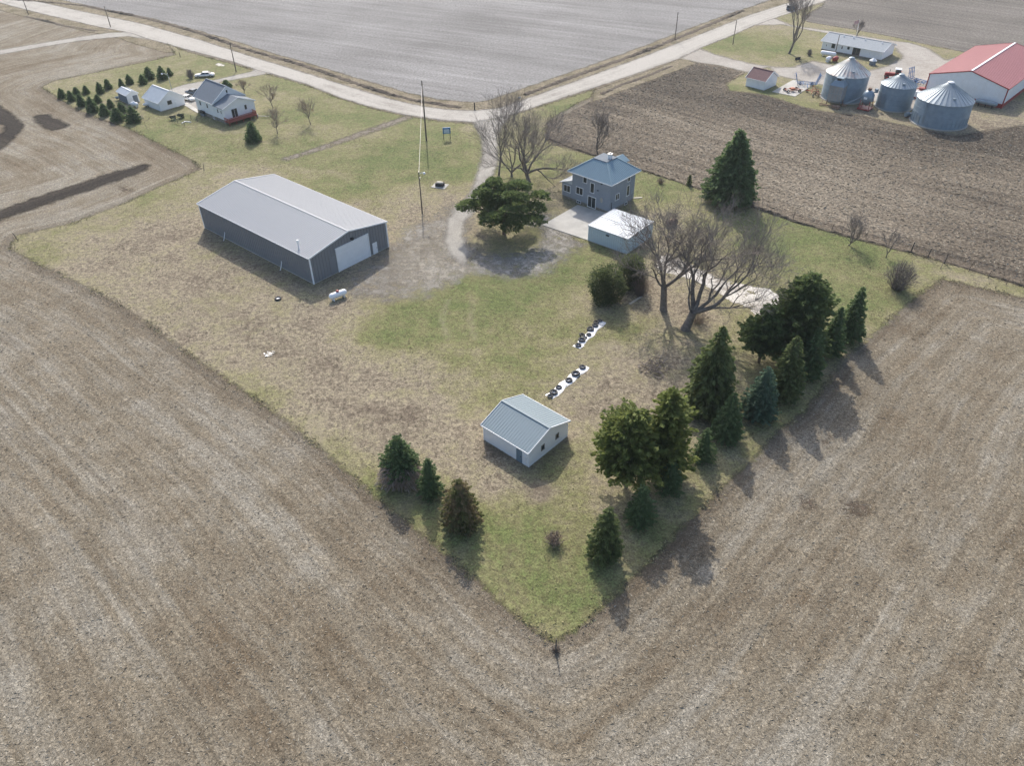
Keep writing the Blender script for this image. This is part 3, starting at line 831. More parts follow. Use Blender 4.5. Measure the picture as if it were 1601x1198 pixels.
v_ = MB(); v_.tube([(12.6, -7.6, 4.9), (12.6, -7.6, 6.5)], .13, 10); v_.tube([(12.6, -7.6, 6.5), (12.6, -7.6, 6.75)], [.24, .2], 10); v_.obj('vent_stack', 'white', bn)
for x in (-9.0, 7.8):
    dp = MB(); dp.tube([(x, -8.42, 1.5), (x, -8.45, 1.2), (x + .05, -8.95, .12), (x + .05, -9.1, .06)], .07, 8); dp.obj('drain_pipe', 'white', bn)

# small white shed near the camera
sh, fr = gable('garden_shed', 'small white shed with ribbed grey steel roof, blue door and two tiny gable windows', 'shed',
               (1.9, 66.4), R(-42.4), 7.42, 7.37, 2.6, 3.95, 'white_wall', 'shed_roof', over=0.28, rib=0.38, ribw=.05, base=0.06)
window(sh, fr('x+'), -1.1, 1.55, .62, .66, 1, frame='stone'); window(sh, fr('x+'), 1.65, 1.55, .62, .66, 1, frame='stone')
panel(sh, fr('y-'), 'door', 'door_blue', 1.75, 2.65, 0.06, 2.15, 0.05, handle=True)
mt = MB(); mt.box(3.05, 3.35, -3.82, -3.69, 1.35, 1.75); mt.tube([(3.2, -3.76, 1.35), (3.2, -3.76, .1)], .03, 6); mt.obj('meter_box', 'white', sh)
for x, y in ((3.71, -3.69), (-3.71, -3.69), (3.71, 3.69)):
    ps = MB(); ps.box(x - .05, x + .05, y - .05, y + .05, .06, 2.2); ps.obj('corner_trim', 'white', sh)

# farmhouse, hipped roof with flat deck
def hip_house():
    L, W, e = 9.05, 8.0, 6.25
    c, s = math.cos(R(-42.8)), math.sin(R(-42.8))
    k = at(951.5, 335)
    root = thing('farmhouse', 'two storey blue grey farmhouse with blue hipped metal roof and white framed windows', 'house',
                 (k[0] - L/2*c - W/2*s, k[1] - L/2*s + W/2*c), R(-42.8))
    hl, hw = L/2, W/2
    mb = MB(); mb.box(-hl, hl, -hw, hw, .55, e + .05); 
    nb = 34
    for i in range(nb):
        z = .6 + (e - .62) * i / nb
        mb.box(-hl - .018, hl + .018, -hw - .018, hw + .018, z, z + .03)
    mb.obj('wall', 'house_wall', root)
    f = MB(); f.box(-hl + .03, hl - .03, -hw + .03, hw - .03, -.2, .56); f.obj('foundation', 'stone', root)
    ov = .75; X, Y = hl + ov, hw + ov; z0 = e - .05; d = 1.55; zt = e + 2.45
    ox, oy = 0, 0
    rf = MB()
    A = [(-X, -Y, z0), (X, -Y, z0), (X, Y, z0), (-X, Y, z0)]
    B = [(-d, -d, zt), (d, -d, zt), (d, d, zt), (-d, d, zt)]
    rf.add(A + B, [(0, 1, 5, 4), (1, 2, 6, 5), (2, 3, 7, 6), (3, 0, 4, 7), (4, 5, 6, 7), (3, 2, 1, 0)])
    for i in range(4):
        a, b, c2, dd = map(Vector, (A[i], A[(i+1) % 4], B[(i+1) % 4], B[i]))
        n = (b - a).cross(dd - a).normalized(); L_ = (b - a).length; ux = (b - a) / L_
        inn = ((c2 + dd) / 2 - (a + b) / 2); slope = inn
        half = L_ / 2; th = (c2 - dd).length / 2
        m = int(L_ / .42)
        for j in range(m + 1):
            s_ = -half + L_ * j / m * .998 + .005
            t = 1.0 if abs(s_) <= th else (half - abs(s_)) / (half - th)
            if t < .03: continue
            p = (a + b) / 2 + ux * s_
            rf.bar(p + n * .015, p + slope * t + n * .015, .045, .04, up=n)
        rf.bar(b + Vector((0, 0, .03)), c2 + Vector((0, 0, .03)), .2, .06)
    rf.obj('roof', 'hip_roof', root)
    dk = MB(); dk.box(-d - .08, d + .08, -d - .08, d + .08, zt - .05, zt + .10); dk.obj('roof_deck', 'slate', root)
    so = MB()
    for i in range(4):
        a, b = Vector(A[i]), Vector(A[(i+1) % 4]); so.bar(a + Vector((0, 0, -.07)), b + Vector((0, 0, -.07)), .06, .16)
    so.box(-X + .05, X - .05, -Y + .05, Y - .05, z0 - .16, z0 - .06)
    so.obj('soffit', 'white', root)
    ch = MB(); ch.box(d - .9, d - .3, -.1, .5, zt + .1, zt + .95); ch.obj('chimney', 'white', root)
    cc = MB(); cc.box(d - 1.0, d - .2, -.2, .6, zt + .95, zt + 1.05); cc.tube([(d - .6, .2, zt + 1.05), (d - .6, .2, zt + 1.3)], .12, 8); cc.obj('chimney_cap', 'chrome', root)
    # rear dormer
    dm = MB(); dm.add([(-.9, .6, zt - .02), (.5, .6, zt - 1.0), (-2.3, .6, zt - 1.0), (-.9, 3.9, zt - .02), (.7, 4.1, zt - 1.0), (-2.5, 4.1, zt - 1.0)], [(0, 3, 4, 1), (0, 2, 5, 3), (3, 5, 4)])
    dm.v = [(x + 2.2, y, z) for x, y, z in dm.v]
    dm.obj('dormer', 'hip_roof', root)
    vp = MB(); vp.tube([(3.2, -2.9, e + .7), (3.2, -2.9, e + 1.35)], .07, 8); vp.obj('vent_pipe', 'dark', root)
    fy, fx = wall_frame('y-', L, W), wall_frame('x+', L, W)
    window(root, fy, .40, 1.2, 2.0, 2.1, 2, 'patio_door', fw=.12)
    window(root, fy, -2.65, 2.6, 1.75, 1.35, 2)
    window(root, fy, -1.45, 5.3, 1.0, 1.3, 1)
    window(root, fy, .35, 4.1, 1.0, 1.85, 1)
    window(root, fy, -2.7, .33, 1.0, .42, 2, 'basement_window', fw=.06)
    window(root, fx, 1.85, 5.35, .85, 1.2, 1)
    window(root, fx, 1.85, 2.85, .95, 2.0, 1)
    window(root, fx, -1.6, 2.75, 1.25, 1.1, 2)
    window(root, fx, 1.5, .33, .9, .4, 1, 'basement_window', fw=.06)
    ow = MB(); ow.lathe([(0.3, 0), (0.3, .05)], 16, Matrix.Translation((2.65, -hw, 2.3)) @ Matrix.Rotation(R(90), 4, 'X') @ Matrix.Scale(1.7, 4, (0, 1, 0))); ow.obj('oval_window', 'palewood', root)
    for x, z in ((2.5, 5.5), (1.7, 4.0)):
        q = MB(); q.box(x - .15, x + .15, -hw - .15, -hw, z - .08, z + .08); q.obj('wall_vent', 'dark', root)
    q = MB(); q.tube([(hl + .1, -hw + .6, .1), (hl + .1, -hw + .6, 2.2)], .05, 6); q.obj('service_pipe', 'dark', root)
    # side porch
    po = MB(); po.box(-hl - 2.5, -hl, -hw + .05, hw - 1.5, .55, 3.3)
    po.obj('porch_wall', 'house_wall', root)
    pf = MB(); pf.box(-hl - 2.45, -hl, -hw + .1, hw - 1.6, -.2, .55); pf.obj('porch_foundation', 'stone', root)
    pr = MB(); pr.slab((-hl - 2.9, hw - 1.1, 3.25), (-hl - 2.9, -hw - .35, 3.25), (-hl + .02, -hw - .35, 4.3), (-hl + .02, hw - 1.1, 4.3), .12)
    pr.add([(-hl - 2.5, -hw + .05, 3.3), (-hl, -hw + .05, 3.3), (-hl, -hw + .05, 4.2)], [(0, 1, 2)])
    pr.obj('porch_roof', 'car_roof', root)
    window(root, lambda s_, o, z: (s_, -hw + .05 - o, z), -hl - 1.25, 2.2, 1.7, 1.3, 2)
    return root
hip_house()

# pale blue steel garage beside the farmhouse
g_, fr = gable('steel_garage', 'low pale blue ribbed steel garage with chalky white roof beside the farmhouse', 'garage',
               (20.2, 118.7), R(-40.0), 8.15, 8.2, 3.0, 3.08, 'car_wall', 'car_roof', trim='car_roof', over=0.12, rib=0.5, wrib=0.42)
lt = MB(); lt.box(-.3, .3, -4.35, -4.15, 2.35, 2.5); lt.obj('wall_lamp', 'dark', g_)

# neighbour's house
nh, fr = gable('neighbour_house', 'white gabled house with blue grey roof and red stained deck on its front wing', 'house',
               (-71.7, 188.3), R(-42.3), 8.49, 8.6, 4.2, 7.2, 'white_wall', 'slate', over=0.35, base=0.9, basemat='stone')
wfy = lambda s, o, z: (s, -4.3 - o, z); wfx = lambda s, o, z: (4.25 + o, s, z)
for s_, z in ((-2.0, 2.9), (1.2, 2.9)): window(nh, wfy, s_, z, .8, 1.0, 1)
window(nh, wfx, 0.0, 6.0, .6, .7, 1)
wg = MB(); x0, x1 = 4.25, 8.55; wd = 4.25; e2, r2 = 3.75, 5.35
wg.add([(x0, -wd, .9), (x1, -wd, .9), (x1, wd, .9), (x0, wd, .9), (x0, -wd, e2), (x1, -wd, e2), (x1, wd, e2), (x0, wd, e2), (x0, 0, r2), (x1, 0, r2)],
       [(0, 1, 5, 4), (1, 2, 6, 9, 5), (2, 3, 7, 6)])
wg.obj('wing_wall', 'white_wall', nh)
wf = MB(); wf.box(x0 + .02, x1 - .04, -wd + .04, wd - .04, -.1, .92); wf.obj('wing_foundation', 'stone', nh)
wr = MB(); wr.slab((x0, -wd - .35, e2 - .05), (x1 + .3, -wd - .35, e2 - .05), (x1 + .3, 0, r2 + .1), (x0, 0, r2 + .1), .12)
wr.slab((x1 + .3, wd + .35, e2 - .05), (x0, wd + .35, e2 - .05), (x0, 0, r2 + .1), (x1 + .3, 0, r2 + .1), .12); wr.obj('wing_roof', 'slate', nh)
wt = MB()
for sy in (-1, 1): wt.bar((x1 + .33, sy * (wd + .37), e2 - .1), (x1 + .33, 0, r2 + .06), .07, .22)
wt.obj('wing_roof_trim', 'white', nh)
w2 = lambda s, o, z: (x1 + o, s, z)
window(nh, w2, -1.5, 2.1, 1.7, 2.0, 2, 'patio_door'); window(nh, w2, 1.7, 2.7, .8, 1.1, 1)
window(nh, wfy, 5.9, 2.7, .7, .9, 1); window(nh, wfy, 7.4, 2.7, .5, .8, 1); window(nh, wfy, 3.2, .5, .8, .5, 1, 'basement_window')
dk = MB(); dk.box(x1 + .02, x1 + 1.9, -4.6, 3.2, .78, .92)
for y in (-4.4, -2.5, -.6, 1.3, 3.1): dk.box(x1 + 1.75, x1 + 1.88, y - .07, y + .07, 0, .8)
dk.obj('deck', 'deck', nh)
rl = MB()
for y in np.arange(-4.6, 3.21, .15): rl.bar((x1 + 1.84, y, .92), (x1 + 1.84, y, 1.75), .05)
rl.bar((x1 + 1.84, -4.6, 1.78), (x1 + 1.84, 3.2, 1.78), .1, .08)
for yy in (-4.6, 3.2):
    rl.bar((x1 + .05, yy, 1.78), (x1 + 1.84, yy, 1.78), .1, .08)
    for x in np.arange(x1 + .1, x1 + 1.84, .2): rl.bar((x, yy, .92), (x, yy, 1.75), .05)
rl.obj('railing', 'deck', nh)

ga, fr = gable('neighbour_garage', 'white garage with pale grey roof and one dark gable window beside the white house', 'garage',
               (-87.8, 195.1), R(-40.2), 7.3, 6.9, 2.2, 4.3, 'white_wall', 'paleroof', over=0.3, rib=0.5)
window(ga, fr('x+'), -.6, 1.6, 1.2, .8, 1, frame='stone'); panel(ga, fr('x+'), 'door', 'white', .9, 1.8, .05, 2.0)
ss, fr = gable('small_barn', 'tiny white and slate shed with pale roof standing beside the spruce rows', 'shed',
               (-98.1, 200.8), R(-44), 5.2, 3.0, 2.3, 3.0, 'white_wall', 'paleroof', over=0.2, rib=0.5)
panel(ss, fr('x+'), 'barn_door', 'slate', 0.0, 1.2, .1, 1.9, handle=True)
panel(ss, fr('y-'), 'side_cladding', 'slate', -2.55, 2.55, .16, 2.2, .04)
rs, fr = gable('pump_shed', 'little windowless white shed with maroon shingle roof at the edge of the tilled field', 'shed',
               (67.3, 206.3), R(-45.5), 5.56, 6.1, 2.42, 4.2, 'white_wall', 'maroon', over=0.3)
panel(rs, fr('y+'), 'door', 'white', -.5, .5, .15, 2.1, handle=True)
rh, fr = gable('ranch_house', 'long low white ranch house with light grey roof behind the grain bins', 'house',
               (107.8, 231.6), R(-43.1), 18.15, 8.6, 2.75, 4.1, 'white_wall', 'shingle', over=0.6, base=.35, basemat='stone')
fy = fr('y-')
window(rh, fy, -5.6, 1.75, 1.1, 1.2, 1, frame='stone'); window(rh, fy, -7.7, 1.5, .4, .5, 1); window(rh, fy, -2.9, 1.7, .5, .8, 1); window(rh, fy, -1.0, 1.9, .9, .8, 1)
window(rh, fy, 1.5, 1.45, 2.2, 2.0, 2, 'patio_door', frame='rust'); panel(rh, fy, 'door', 'white', 4.6, 5.6, .35, 2.4, .07, handle=True); window(rh, fy, 5.1, 1.9, .5, .8, 1)
for x in (-4.5, -1.5, 2.0, 7.0):
    q = MB(); q.tube([(x, -.9, 3.9), (x, -.9, 4.3)], .18, 8); q.obj('roof_vent', 'white', rh)

# red roofed machine building
rb_rot = R(-43.8)
L_, W_ = 34.0, 18.7
c_, s_ = math.cos(rb_rot), math.sin(rb_rot)
rot2 = rb_rot + R(90)     # ridge runs away from the camera
kx, ky = 121.8, 190.4     # right front corner
ctr = (kx - W_/2 * c_ - L_/2 * s_, ky - W_/2 * s_ + L_/2 * c_)
c2, s2 = math.cos(rot2), math.sin(rot2)
corner2 = (ctr[0] + L_/2 * c2 + W_/2 * s2, ctr[1] + L_/2 * s2 - W_/2 * c2)
rbn, fr = gable('red_roof_barn', 'big pale metal barn with faded red roof and red wainscot at the right edge', 'barn',
                corner2, rot2, L_, W_, 4.76, 7.2, 'galv_wall' if 'galv_wall' in M else 'white_wall', 'red_roof', trim='red', over=0.2, rib=0.9, wrib=0.9, base=.1)
wc = MB(); wc.box(-L_/2 - .07, L_/2 + .07, -W_/2 - .07, W_/2 + .07, .1, 1.1); wc.obj('wainscot', 'red', rbn)
ct = MB()
for x in (-L_/2, L_/2):
    for y in (-W_/2, W_/2): ct = MB(); ct.box(x - .12, x + .12, y - .12, y + .12, 0, 4.7); ct.obj('corner_trim', 'red', rbn)
rcp = MB(); rcp.bar((-L_/2 - .1, 0, 7.36), (L_/2 + .1, 0, 7.36), .5, .08); rcp.obj('ridge_vent', 'white', rbn)

# grain bins
def grain_bin(label, xy, r, e, apex, roofmat, stiff=False, rot=0.0, cap='galv'):
    t = thing('grain_bin', label, 'grain bin', xy, rot, 'galvanised grain bins in the farmyard')
    w = MB(); prof = []; n = int(e / .12)
    for i in range(n + 1):
        z = .2 + (e - .2) * i / n
        prof.append((r + (.022 if i % 2 else -.022) + (.03 if (i // 2) % 5 == 0 and i % 2 else 0), z))
    w.lathe(prof, 72, caps=False)
    if stiff:
        for k in range(36):
            a = 2 * math.pi * k / 36
            w.bar(((r + .05) * math.cos(a), (r + .05) * math.sin(a), .2), ((r + .05) * math.cos(a), (r + .05) * math.sin(a), e * .42), .07, .09, up=(math.cos(a), math.sin(a), 0))
    w.obj('bin_wall', 'galv', t, False)
    b = MB(); b.lathe([(r + .35, -.1), (r + .35, .2), (r - .1, .22)], 48); b.obj('base', 'concrete', t)
    ro = MB(); rc = .45
    nr = 32; m2 = nr * 2
    for rad_, zz_, amp_ in ((r + .17, e - .08, 0), (r + .15, e + .02, .10), (rc, apex - .3, .03)):
        for k in range(m2):
            a = math.pi * 2 * k / m2 + math.pi / m2; amp_ *= .45 if k == 0 else 1; ro.v.append((rad_ * math.cos(a), rad_ * math.sin(a), zz_ + (amp_ if k % 2 else -amp_ * .4)))
    for i in range(2):
        for k in range(m2): ro.f.append((i * m2 + k, i * m2 + (k + 1) % m2, (i + 1) * m2 + (k + 1) % m2, (i + 1) * m2 + k))
    for k in range(nr):
        a = 2 * math.pi * (k + .75) / nr
        ro.bar(((r + .1) * math.cos(a), (r + .1) * math.sin(a), e + .06), (rc * math.cos(a), rc * math.sin(a), apex - .26), .11, .15)
    ro.obj('bin_roof', roofmat, t)
    c = MB(); c.lathe([(rc + .22, apex - .34), (rc + .25, apex - .12), (rc, apex), (.05, apex + .06)], 20); c.obj('roof_cap', cap, t)
    h = MB(); a = R(-95); h.box(-.3, .3, -.3, .3, 0, .35, Matrix.Translation(((r * .72) * math.cos(a), (r * .72) * math.sin(a), e + (apex - e) * .24 + .05)) @ Matrix.Rotation(a, 4, 'Z')); h.obj('roof_hatch', 'galv', t)
    d = MB(); a = R(-165); d.box(0, .08, -.4, .4, .6, 2.0, Matrix.Translation(((r - .02) * math.cos(a), (r - .02) * math.sin(a), 0)) @ Matrix.Rotation(a, 4, 'Z')); d.obj('bin_door', 'galv_roof', t)
    l = MB(); a = R(-150)
    for o_ in (-.2, .2):
        p = Vector((math.cos(a) * (r + .12) - math.sin(a) * o_, math.sin(a) * (r + .12) + math.cos(a) * o_, 0)); l.bar(p + Vector((0, 0, .8)), p + Vector((0, 0, e)), .05)
    for z in np.arange(1, e, .35):
        p = Vector((math.cos(a) * (r + .12), math.sin(a) * (r + .12), z)); tt = Vector((-math.sin(a), math.cos(a), 0)) * .2; l.bar(p - tt, p + tt, .035)
    l.obj('ladder', 'galv', t)
    return t
grain_bin('largest grain bin with rust streaked pale conical roof, beside the boxy dryer', (85.8, 200.2), 5.2, 6.3, 9.95, 'rusty_roof')
grain_bin('smallest grain bin with tall dark walls, between the two wider bins', (95.8, 192.6), 4.05, 5.6, 8.05, 'galv_roof')
grain_bin('squat wide grain bin with white roof cap, nearest the red roofed barn', (102.4, 181.9), 6.1, 5.6, 9.4, 'galv_roof', True, cap='white')

# grain dryer tower
dp_ = at(1305, 163)
dr = thing('grain_dryer', 'boxy galvanised grain dryer with gabled top standing against the largest bin', 'grain dryer', dp_, R(-38)); dr.scale = (1.22, 1.22, 1.15)
b = MB(); b.box(-1.5, 1.3, -1.3, 1.3, 1.1, 4.2); b.obj('dryer_body', 'dryer', dr)
b = MB(); b.add([(-1.6, -1.4, 4.2), (1.4, -1.4, 4.2), (1.4, 1.4, 4.2), (-1.6, 1.4, 4.2), (-.9, -.7, 5.2), (.8, -.7, 5.2), (.8, .7, 5.2), (-.9, .7, 5.2)], [(0, 1, 5, 4), (1, 2, 6, 5), (2, 3, 7, 6), (3, 0, 4, 7), (4, 5, 6, 7)]); b.box(-.8, .7, -.6, .6, 5.2, 5.75); b.obj('dryer_top', 'galv', dr)
b = MB(); b.box(-.5, .3, -.62, -.6, 5.22, 5.65); b.obj('dryer_opening', 'dark', dr)
for x in (-1.35, 1.15):
    for y in (-1.15, 1.15):
        b = MB(); b.bar((x, y, 0), (x, y, 1.12), .14); b.obj('leg', 'rust', dr)
b = MB()
for i in range(5): b.bar((-1.5 + i * .7, -1.31, 1.2), (-1.5 + i * .7, -1.31, 4.1), .06)
b.bar((-1.5, -1.32, 2.6), (1.3, -1.32, 2.6), .06); b.obj('panel_ribs', 'galv', dr)
b = MB(); b.bar((-2.4, -2.6, .2), (1.5, -1.9, .5), .15); b.bar((-2.6, -1.6, .2), (1.0, -2.9, .6), .12); b.bar((-2, -2.9, .15), (-2.2, -1.2, .9), .1); b.box(.4, 1.8, -3.0, -1.9, .1, .6); b.obj('drive_frame', 'rust', dr)
a0, a1 = at(1319, 166), at(1362, 166)
au = thing('grain_auger', 'slanting grain auger tube running from the dryer up to the hopper tank', 'auger', a0)
b = MB(); b.tube([(0, 0, .5), (a1[0] - a0[0], a1[1] - a0[1] - 0.6, 3.9)], .16, 10); b.obj('auger_tube', 'galv_roof', au)
b = MB(); b.box(-.5, .5, -.4, .4, .1, .6); b.obj('intake', 'rust', au)
b = MB(); b.box(a1[0] - a0[0] - .3, a1[0] - a0[0] + .3, a1[1] - a0[1] - 1.0, a1[1] - a0[1] - .2, 3.6, 4.5); b.obj('auger_head', 'galv', au)
ht = thing('hopper_tank', 'rounded galvanised hopper tank on a rusty red base between two grain bins', 'hopper tank', at(1352, 170), R(-40))
b = MB(); b.lathe([(.25, .9), (1.1, 1.7), (1.45, 2.3), (1.45, 3.5), (1.0, 4.2), (.3, 4.6)], 20); b.obj('tank', 'galv', ht, True)
b = MB(); b.box(-1.5, 1.5, -1.5, 1.5, .1, .35)
for x in (-1.2, 1.2):
    for y in (-1.2, 1.2): b.bar((x, y, .3), (x * .95, y * .95, 2.3), .12)
b.obj('base_frame', 'red', ht)
b = MB(); b.box(-.5, .3, -1.49, -1.43, 2.7, 3.2); b.obj('plate', 'white', ht)
b = MB(); b.box(-.35, .35, -.35, .35, 4.55, 5.1); b.obj('hatch', 'rust', ht)

# ------------------------------------------------------------------ tanks
def tank(name, label, xy, rot, L, r, z, mat, lid=None, cat='propane tank', legs='white', group=None, nleg=2):
    t = thing(name, label, cat, xy, rot, group)
    b = MB(); prof = []
    for i in range(7):
        a = math.pi / 2 * i / 6; prof.append((max(.01, r * math.sin(a)), -L/2 + r - r * math.cos(a)))
    prof += [(p, -q) for p, q in prof[::-1]]
    b.lathe(prof, 20, Matrix.Translation((0, 0, z)) @ Matrix.Rotation(R(90), 4, 'Y')); b.obj('tank_body', mat, t, True)
    if lid:
        b = MB(); b.lathe([(.24, z + r - .05), (.24, z + r + .16), (.15, z + r + .24)], 14); b.obj('lid', lid, t)
    for i in range(nleg):
        x = -L * .3 + L * .6 * i / (nleg - 1)
        b = MB(); b.box(x - .08, x + .08, -r * .7, r * .7, 0, z - r * .6); b.obj('leg', legs, t)
    return t
d_ = dirang((516, 467), (543, 457))
tank('propane_tank', 'white propane tank with red lid lying outside the grey machine shed', at(529.5, 467), d_, 3.1, .5, .85, 'white', 'red')
tank('propane_tank', 'small rounded white tank beside the tiny shed and spruce rows', at(211.5, 167), R(-20), 2.3, .5, .75, 'white', 'white')
tank('propane_tank', 'long white tank lying left of the yard pole before the ranch house', at(1294, 88), R(-35), 4.6, .6, .9, 'white', None)
tank('fuel_tank', 'white fuel barrel standing between the long white tank and the red tank', at(1294.5, 96), R(40), 1.9, .6, .9, 'white', None, 'fuel tank')
tank('fuel_tank', 'dark red fuel tank next to the pole in front of the ranch house', at(1305, 96.5), R(40), 2.3, .62, .95, 'red', None, 'fuel tank', 'rust')
tank('storage_tank', 'long pale blue tank on dark legs along the red roofed barn', at(1539.5, 167.5), R(-43.8), 5.2, .55, 1.2, 'galv_roof', None, 'tank', 'dark', nleg=3)
tank('rusty_tank', 'rusty mottled tank lying in the grass behind the pale blue garage', at(1049.5, 352), R(35), 2.6, .6, .6, 'rust', None, 'tank', 'rust')

# ------------------------------------------------------------------ poles and wires
def pole(label, base, top, r0=.15, lamp=None, arm=False, mat='wood', name='utility_pole', cat='utility pole', group='roadside utility poles', extras=True, hh=None):
    h = hh or high(base, top)
    t = thing(name, label, cat, at(*base), 0, group)
    b = MB(); b.tube([(0, 0, -.2), (0, 0, h * .5), (0, 0, h)], [r0, r0 * .85, r0 * .65], 10); b.obj('post', mat, t)
    if arm:
        b = MB(); b.bar((-.9, 0, h - .5), (.9, 0, h - .5), .1, .12)
        for x in (-.8, 0, .8): b.tube([(x, 0, h - .45), (x, 0, h - .2)], .05, 6)
        b.obj('crossarm', mat, t)
    elif extras:
        b = MB(); b.tube([(0, 0, h), (0, 0, h + .22)], .06, 8); b.tube([(.14, 0, h - 1.2), (.14, 0, h - .9)], .07, 8); b.obj('insulator', 'chrome', t)
    if lamp:
        b = MB(); b.tube([(0, 0, h - .3), (lamp[0] * .6, lamp[1] * .6, h + .05), (lamp[0], lamp[1], h)], .045, 8); b.obj('lamp_arm', 'chrome', t)
        b = MB(); b.lathe([(.12, h + .1), (.26, h - .12), (.2, h - .25)], 12, Matrix.Translation((lamp[0], lamp[1], 0))); b.obj('lamp_head', 'white', t)
    return Vector((*at(*base), h))
p1 = pole('tallest dark utility pole beside the gravel road bend near the blue sign', (666.8, 220.3), 126, .19)
b1 = MB()
p2 = pole('grey yard light pole with white lamp arm between the machine shed and the drive', (660.3, 334), 270, .14, lamp=(1.0, 0.0), name='yard_light', cat='yard light', group=None, mat='wood')
pole('utility pole standing in the verge by the white house driveway', (369.3, 111.5), 66.1)
pole('utility pole on the verge near the field lane junction', (173.1, 42), 8.4)
pole('utility pole in the top left corner beside the road', (44.6, 22.3), -2)
pole('utility pole on the far side of the road at the edge of the pale field', (1055.2, 61.6), 18.4)
pole('thin utility pole on the lawn left of the farmyard leafless tree', (1145.7, 69.5), 30.2, .13)
pole('yard pole in front of the ranch house next to the red tank', (1304.5, 88.5), 54.3, .13, group=None)
pole('thin metal lamp post leaning over the white garage', (269.7, 143.6), 115, .07, lamp=(-1.6, .3), name='yard_light', cat='yard light', group=None, mat='galv')
pole('short dark weathered pole standing alone in the stubble in front of the lawn corner', (869, 1020), 1000, .09, group=None, extras=False)
w_ = thing('power_line', 'thin pale cable running from the tall roadside pole to the yard light', 'cable', (p1.x, p1.y))
b = MB(); n = 16
for k_, off_ in enumerate((0, )):
    pts = [p1.lerp(p2, i / n) - Vector((p1.x, p1.y, 0)) + Vector((0, 0, -1.0 - 3.0 * (i / n) * (1 - i / n) * .5 + .8 * i / n)) for i in range(n + 1)]
    b.tube(pts, .028, 5)
b.obj('cable', 'chrome', w_)

def post_obj(name, label, cat, base, h, r=.08, mat='wood', tilt=0.0, group=None):
    b = MB(); b.tube([(0, 0, -.1), (tilt * h, 0, h)], [r, r * .9], 8)
    b.box(-r * 1.2, r * 1.2, -r * 1.2, r * 1.2, h * .97, h, Matrix.Translation((tilt * h, 0, .02)))
    o = b.obj(name, mat); o.location = (*at(*base), 0)
    return tag(o, label, cat, group)
post_obj('corner_post', 'short dark post at the inner corner of the road bend', 'post', (742, 171), 1.7, .16, 'dark')
post_obj('corner_post', 'lone leaning fence post at the tip of the left stubble field', 'post', (319, 267), 1.5, .07, 'wood', .15)
post_obj('corner_post', 'leaning stake at the far left edge of the dry lawn', 'post', (29, 377), 1.6, .07, 'wood', -.25)
post_obj('corner_post', 'small post at the bend of the neighbour lawn by the road', 'post', (282, 89), 1.4, .09, 'dark')
mbx = thing('mailbox', 'grey mailbox on a post beside the road bend', 'mailbox', at(812, 160), R(20))
b = MB(); b.bar((0, 0, 0), (0, 0, 1.1), .1); b.obj('post', 'wood', mbx)
b = MB(); b.box(-.35, .35, -.15, .15, 1.1, 1.3); b.lathe([(.15, -.35), (.15, .35)], 12, Matrix.Translation((0, 0, 1.3)) @ Matrix.Rotation(R(90), 4, 'Y')); b.obj('box', 'galv', mbx)
sg = thing('sign_board', 'blue framed sign board on two dark posts on the grass by the road', 'sign', at(699, 217.5), R(8))
for x in (-.75, .75):
    b = MB(); b.bar((x, 0, 0), (x, 0, 2.5), .12); b.obj('post', 'dark', sg)
b = MB(); b.box(-.9, .9, -.06, .06, 1.35, 2.75); b.obj('board', 'signblue', sg)
b = MB(); b.box(-.62, .62, -.075, -.06, 1.5, 2.35); b.obj('panel', 'signpale', sg)

# well head
wl = thing('well_pit', 'dark square well pit with pale rounded lid on a concrete pad in the grass', 'well', at(688, 291), R(-20))
b = MB(); b.box(-1.5, 1.5, -1.2, 1.2, 0.02, .12); b.obj('pad', 'concrete', wl)
b = MB(); b.box(-.8, .8, -.6, .6, .12, .75); b.obj('curb', 'dark', wl)
b = MB(); b.lathe([(.75, .75), (.68, .92), (.3, 1.0)], 14, Matrix.Scale(.7, 4, (0, 1, 0))); b.obj('lid', 'palewood', wl)

# fence posts and wire along the tilled field
fp = [(1424, 394), (1450, 404), (1476, 412), (1514, 425), (1545, 434), (1573, 445), (1601, 452), (1340, 372), (1300, 361), (1240, 342)]
f0 = at(1450, 404)
fe = thing('wire_fence', 'old wire fence of thin dark posts along the tilled field edge', 'fence', f0)
for i, (px, py) in enumerate(fp):
    x, y = at(px, py); thick = i in (0, 1, 2)
    b = MB(); b.tube([(x - f0[0], y - f0[1], -.1), (x - f0[0] + .1, y - f0[1], 1.9 if thick else 1.3)], .11 if thick else .045, 7); b.obj('fence_post', 'wood', fe)
x, y = at(1470, 421); x2, y2 = at(1476, 412)
b = MB(); b.bar((x - f0[0], y - f0[1], 0), (x2 - f0[0], y2 - f0[1], 1.4), .1); b.obj('brace', 'wood', fe)
b = MB(); ordr = sorted(fp)
for hgt in (.5, .9, 1.2):
    b.tube([(at(*p)[0] - f0[0], at(*p)[1] - f0[1], hgt) for p in ordr], .012, 4)
b.obj('wire', 'rust', fe)

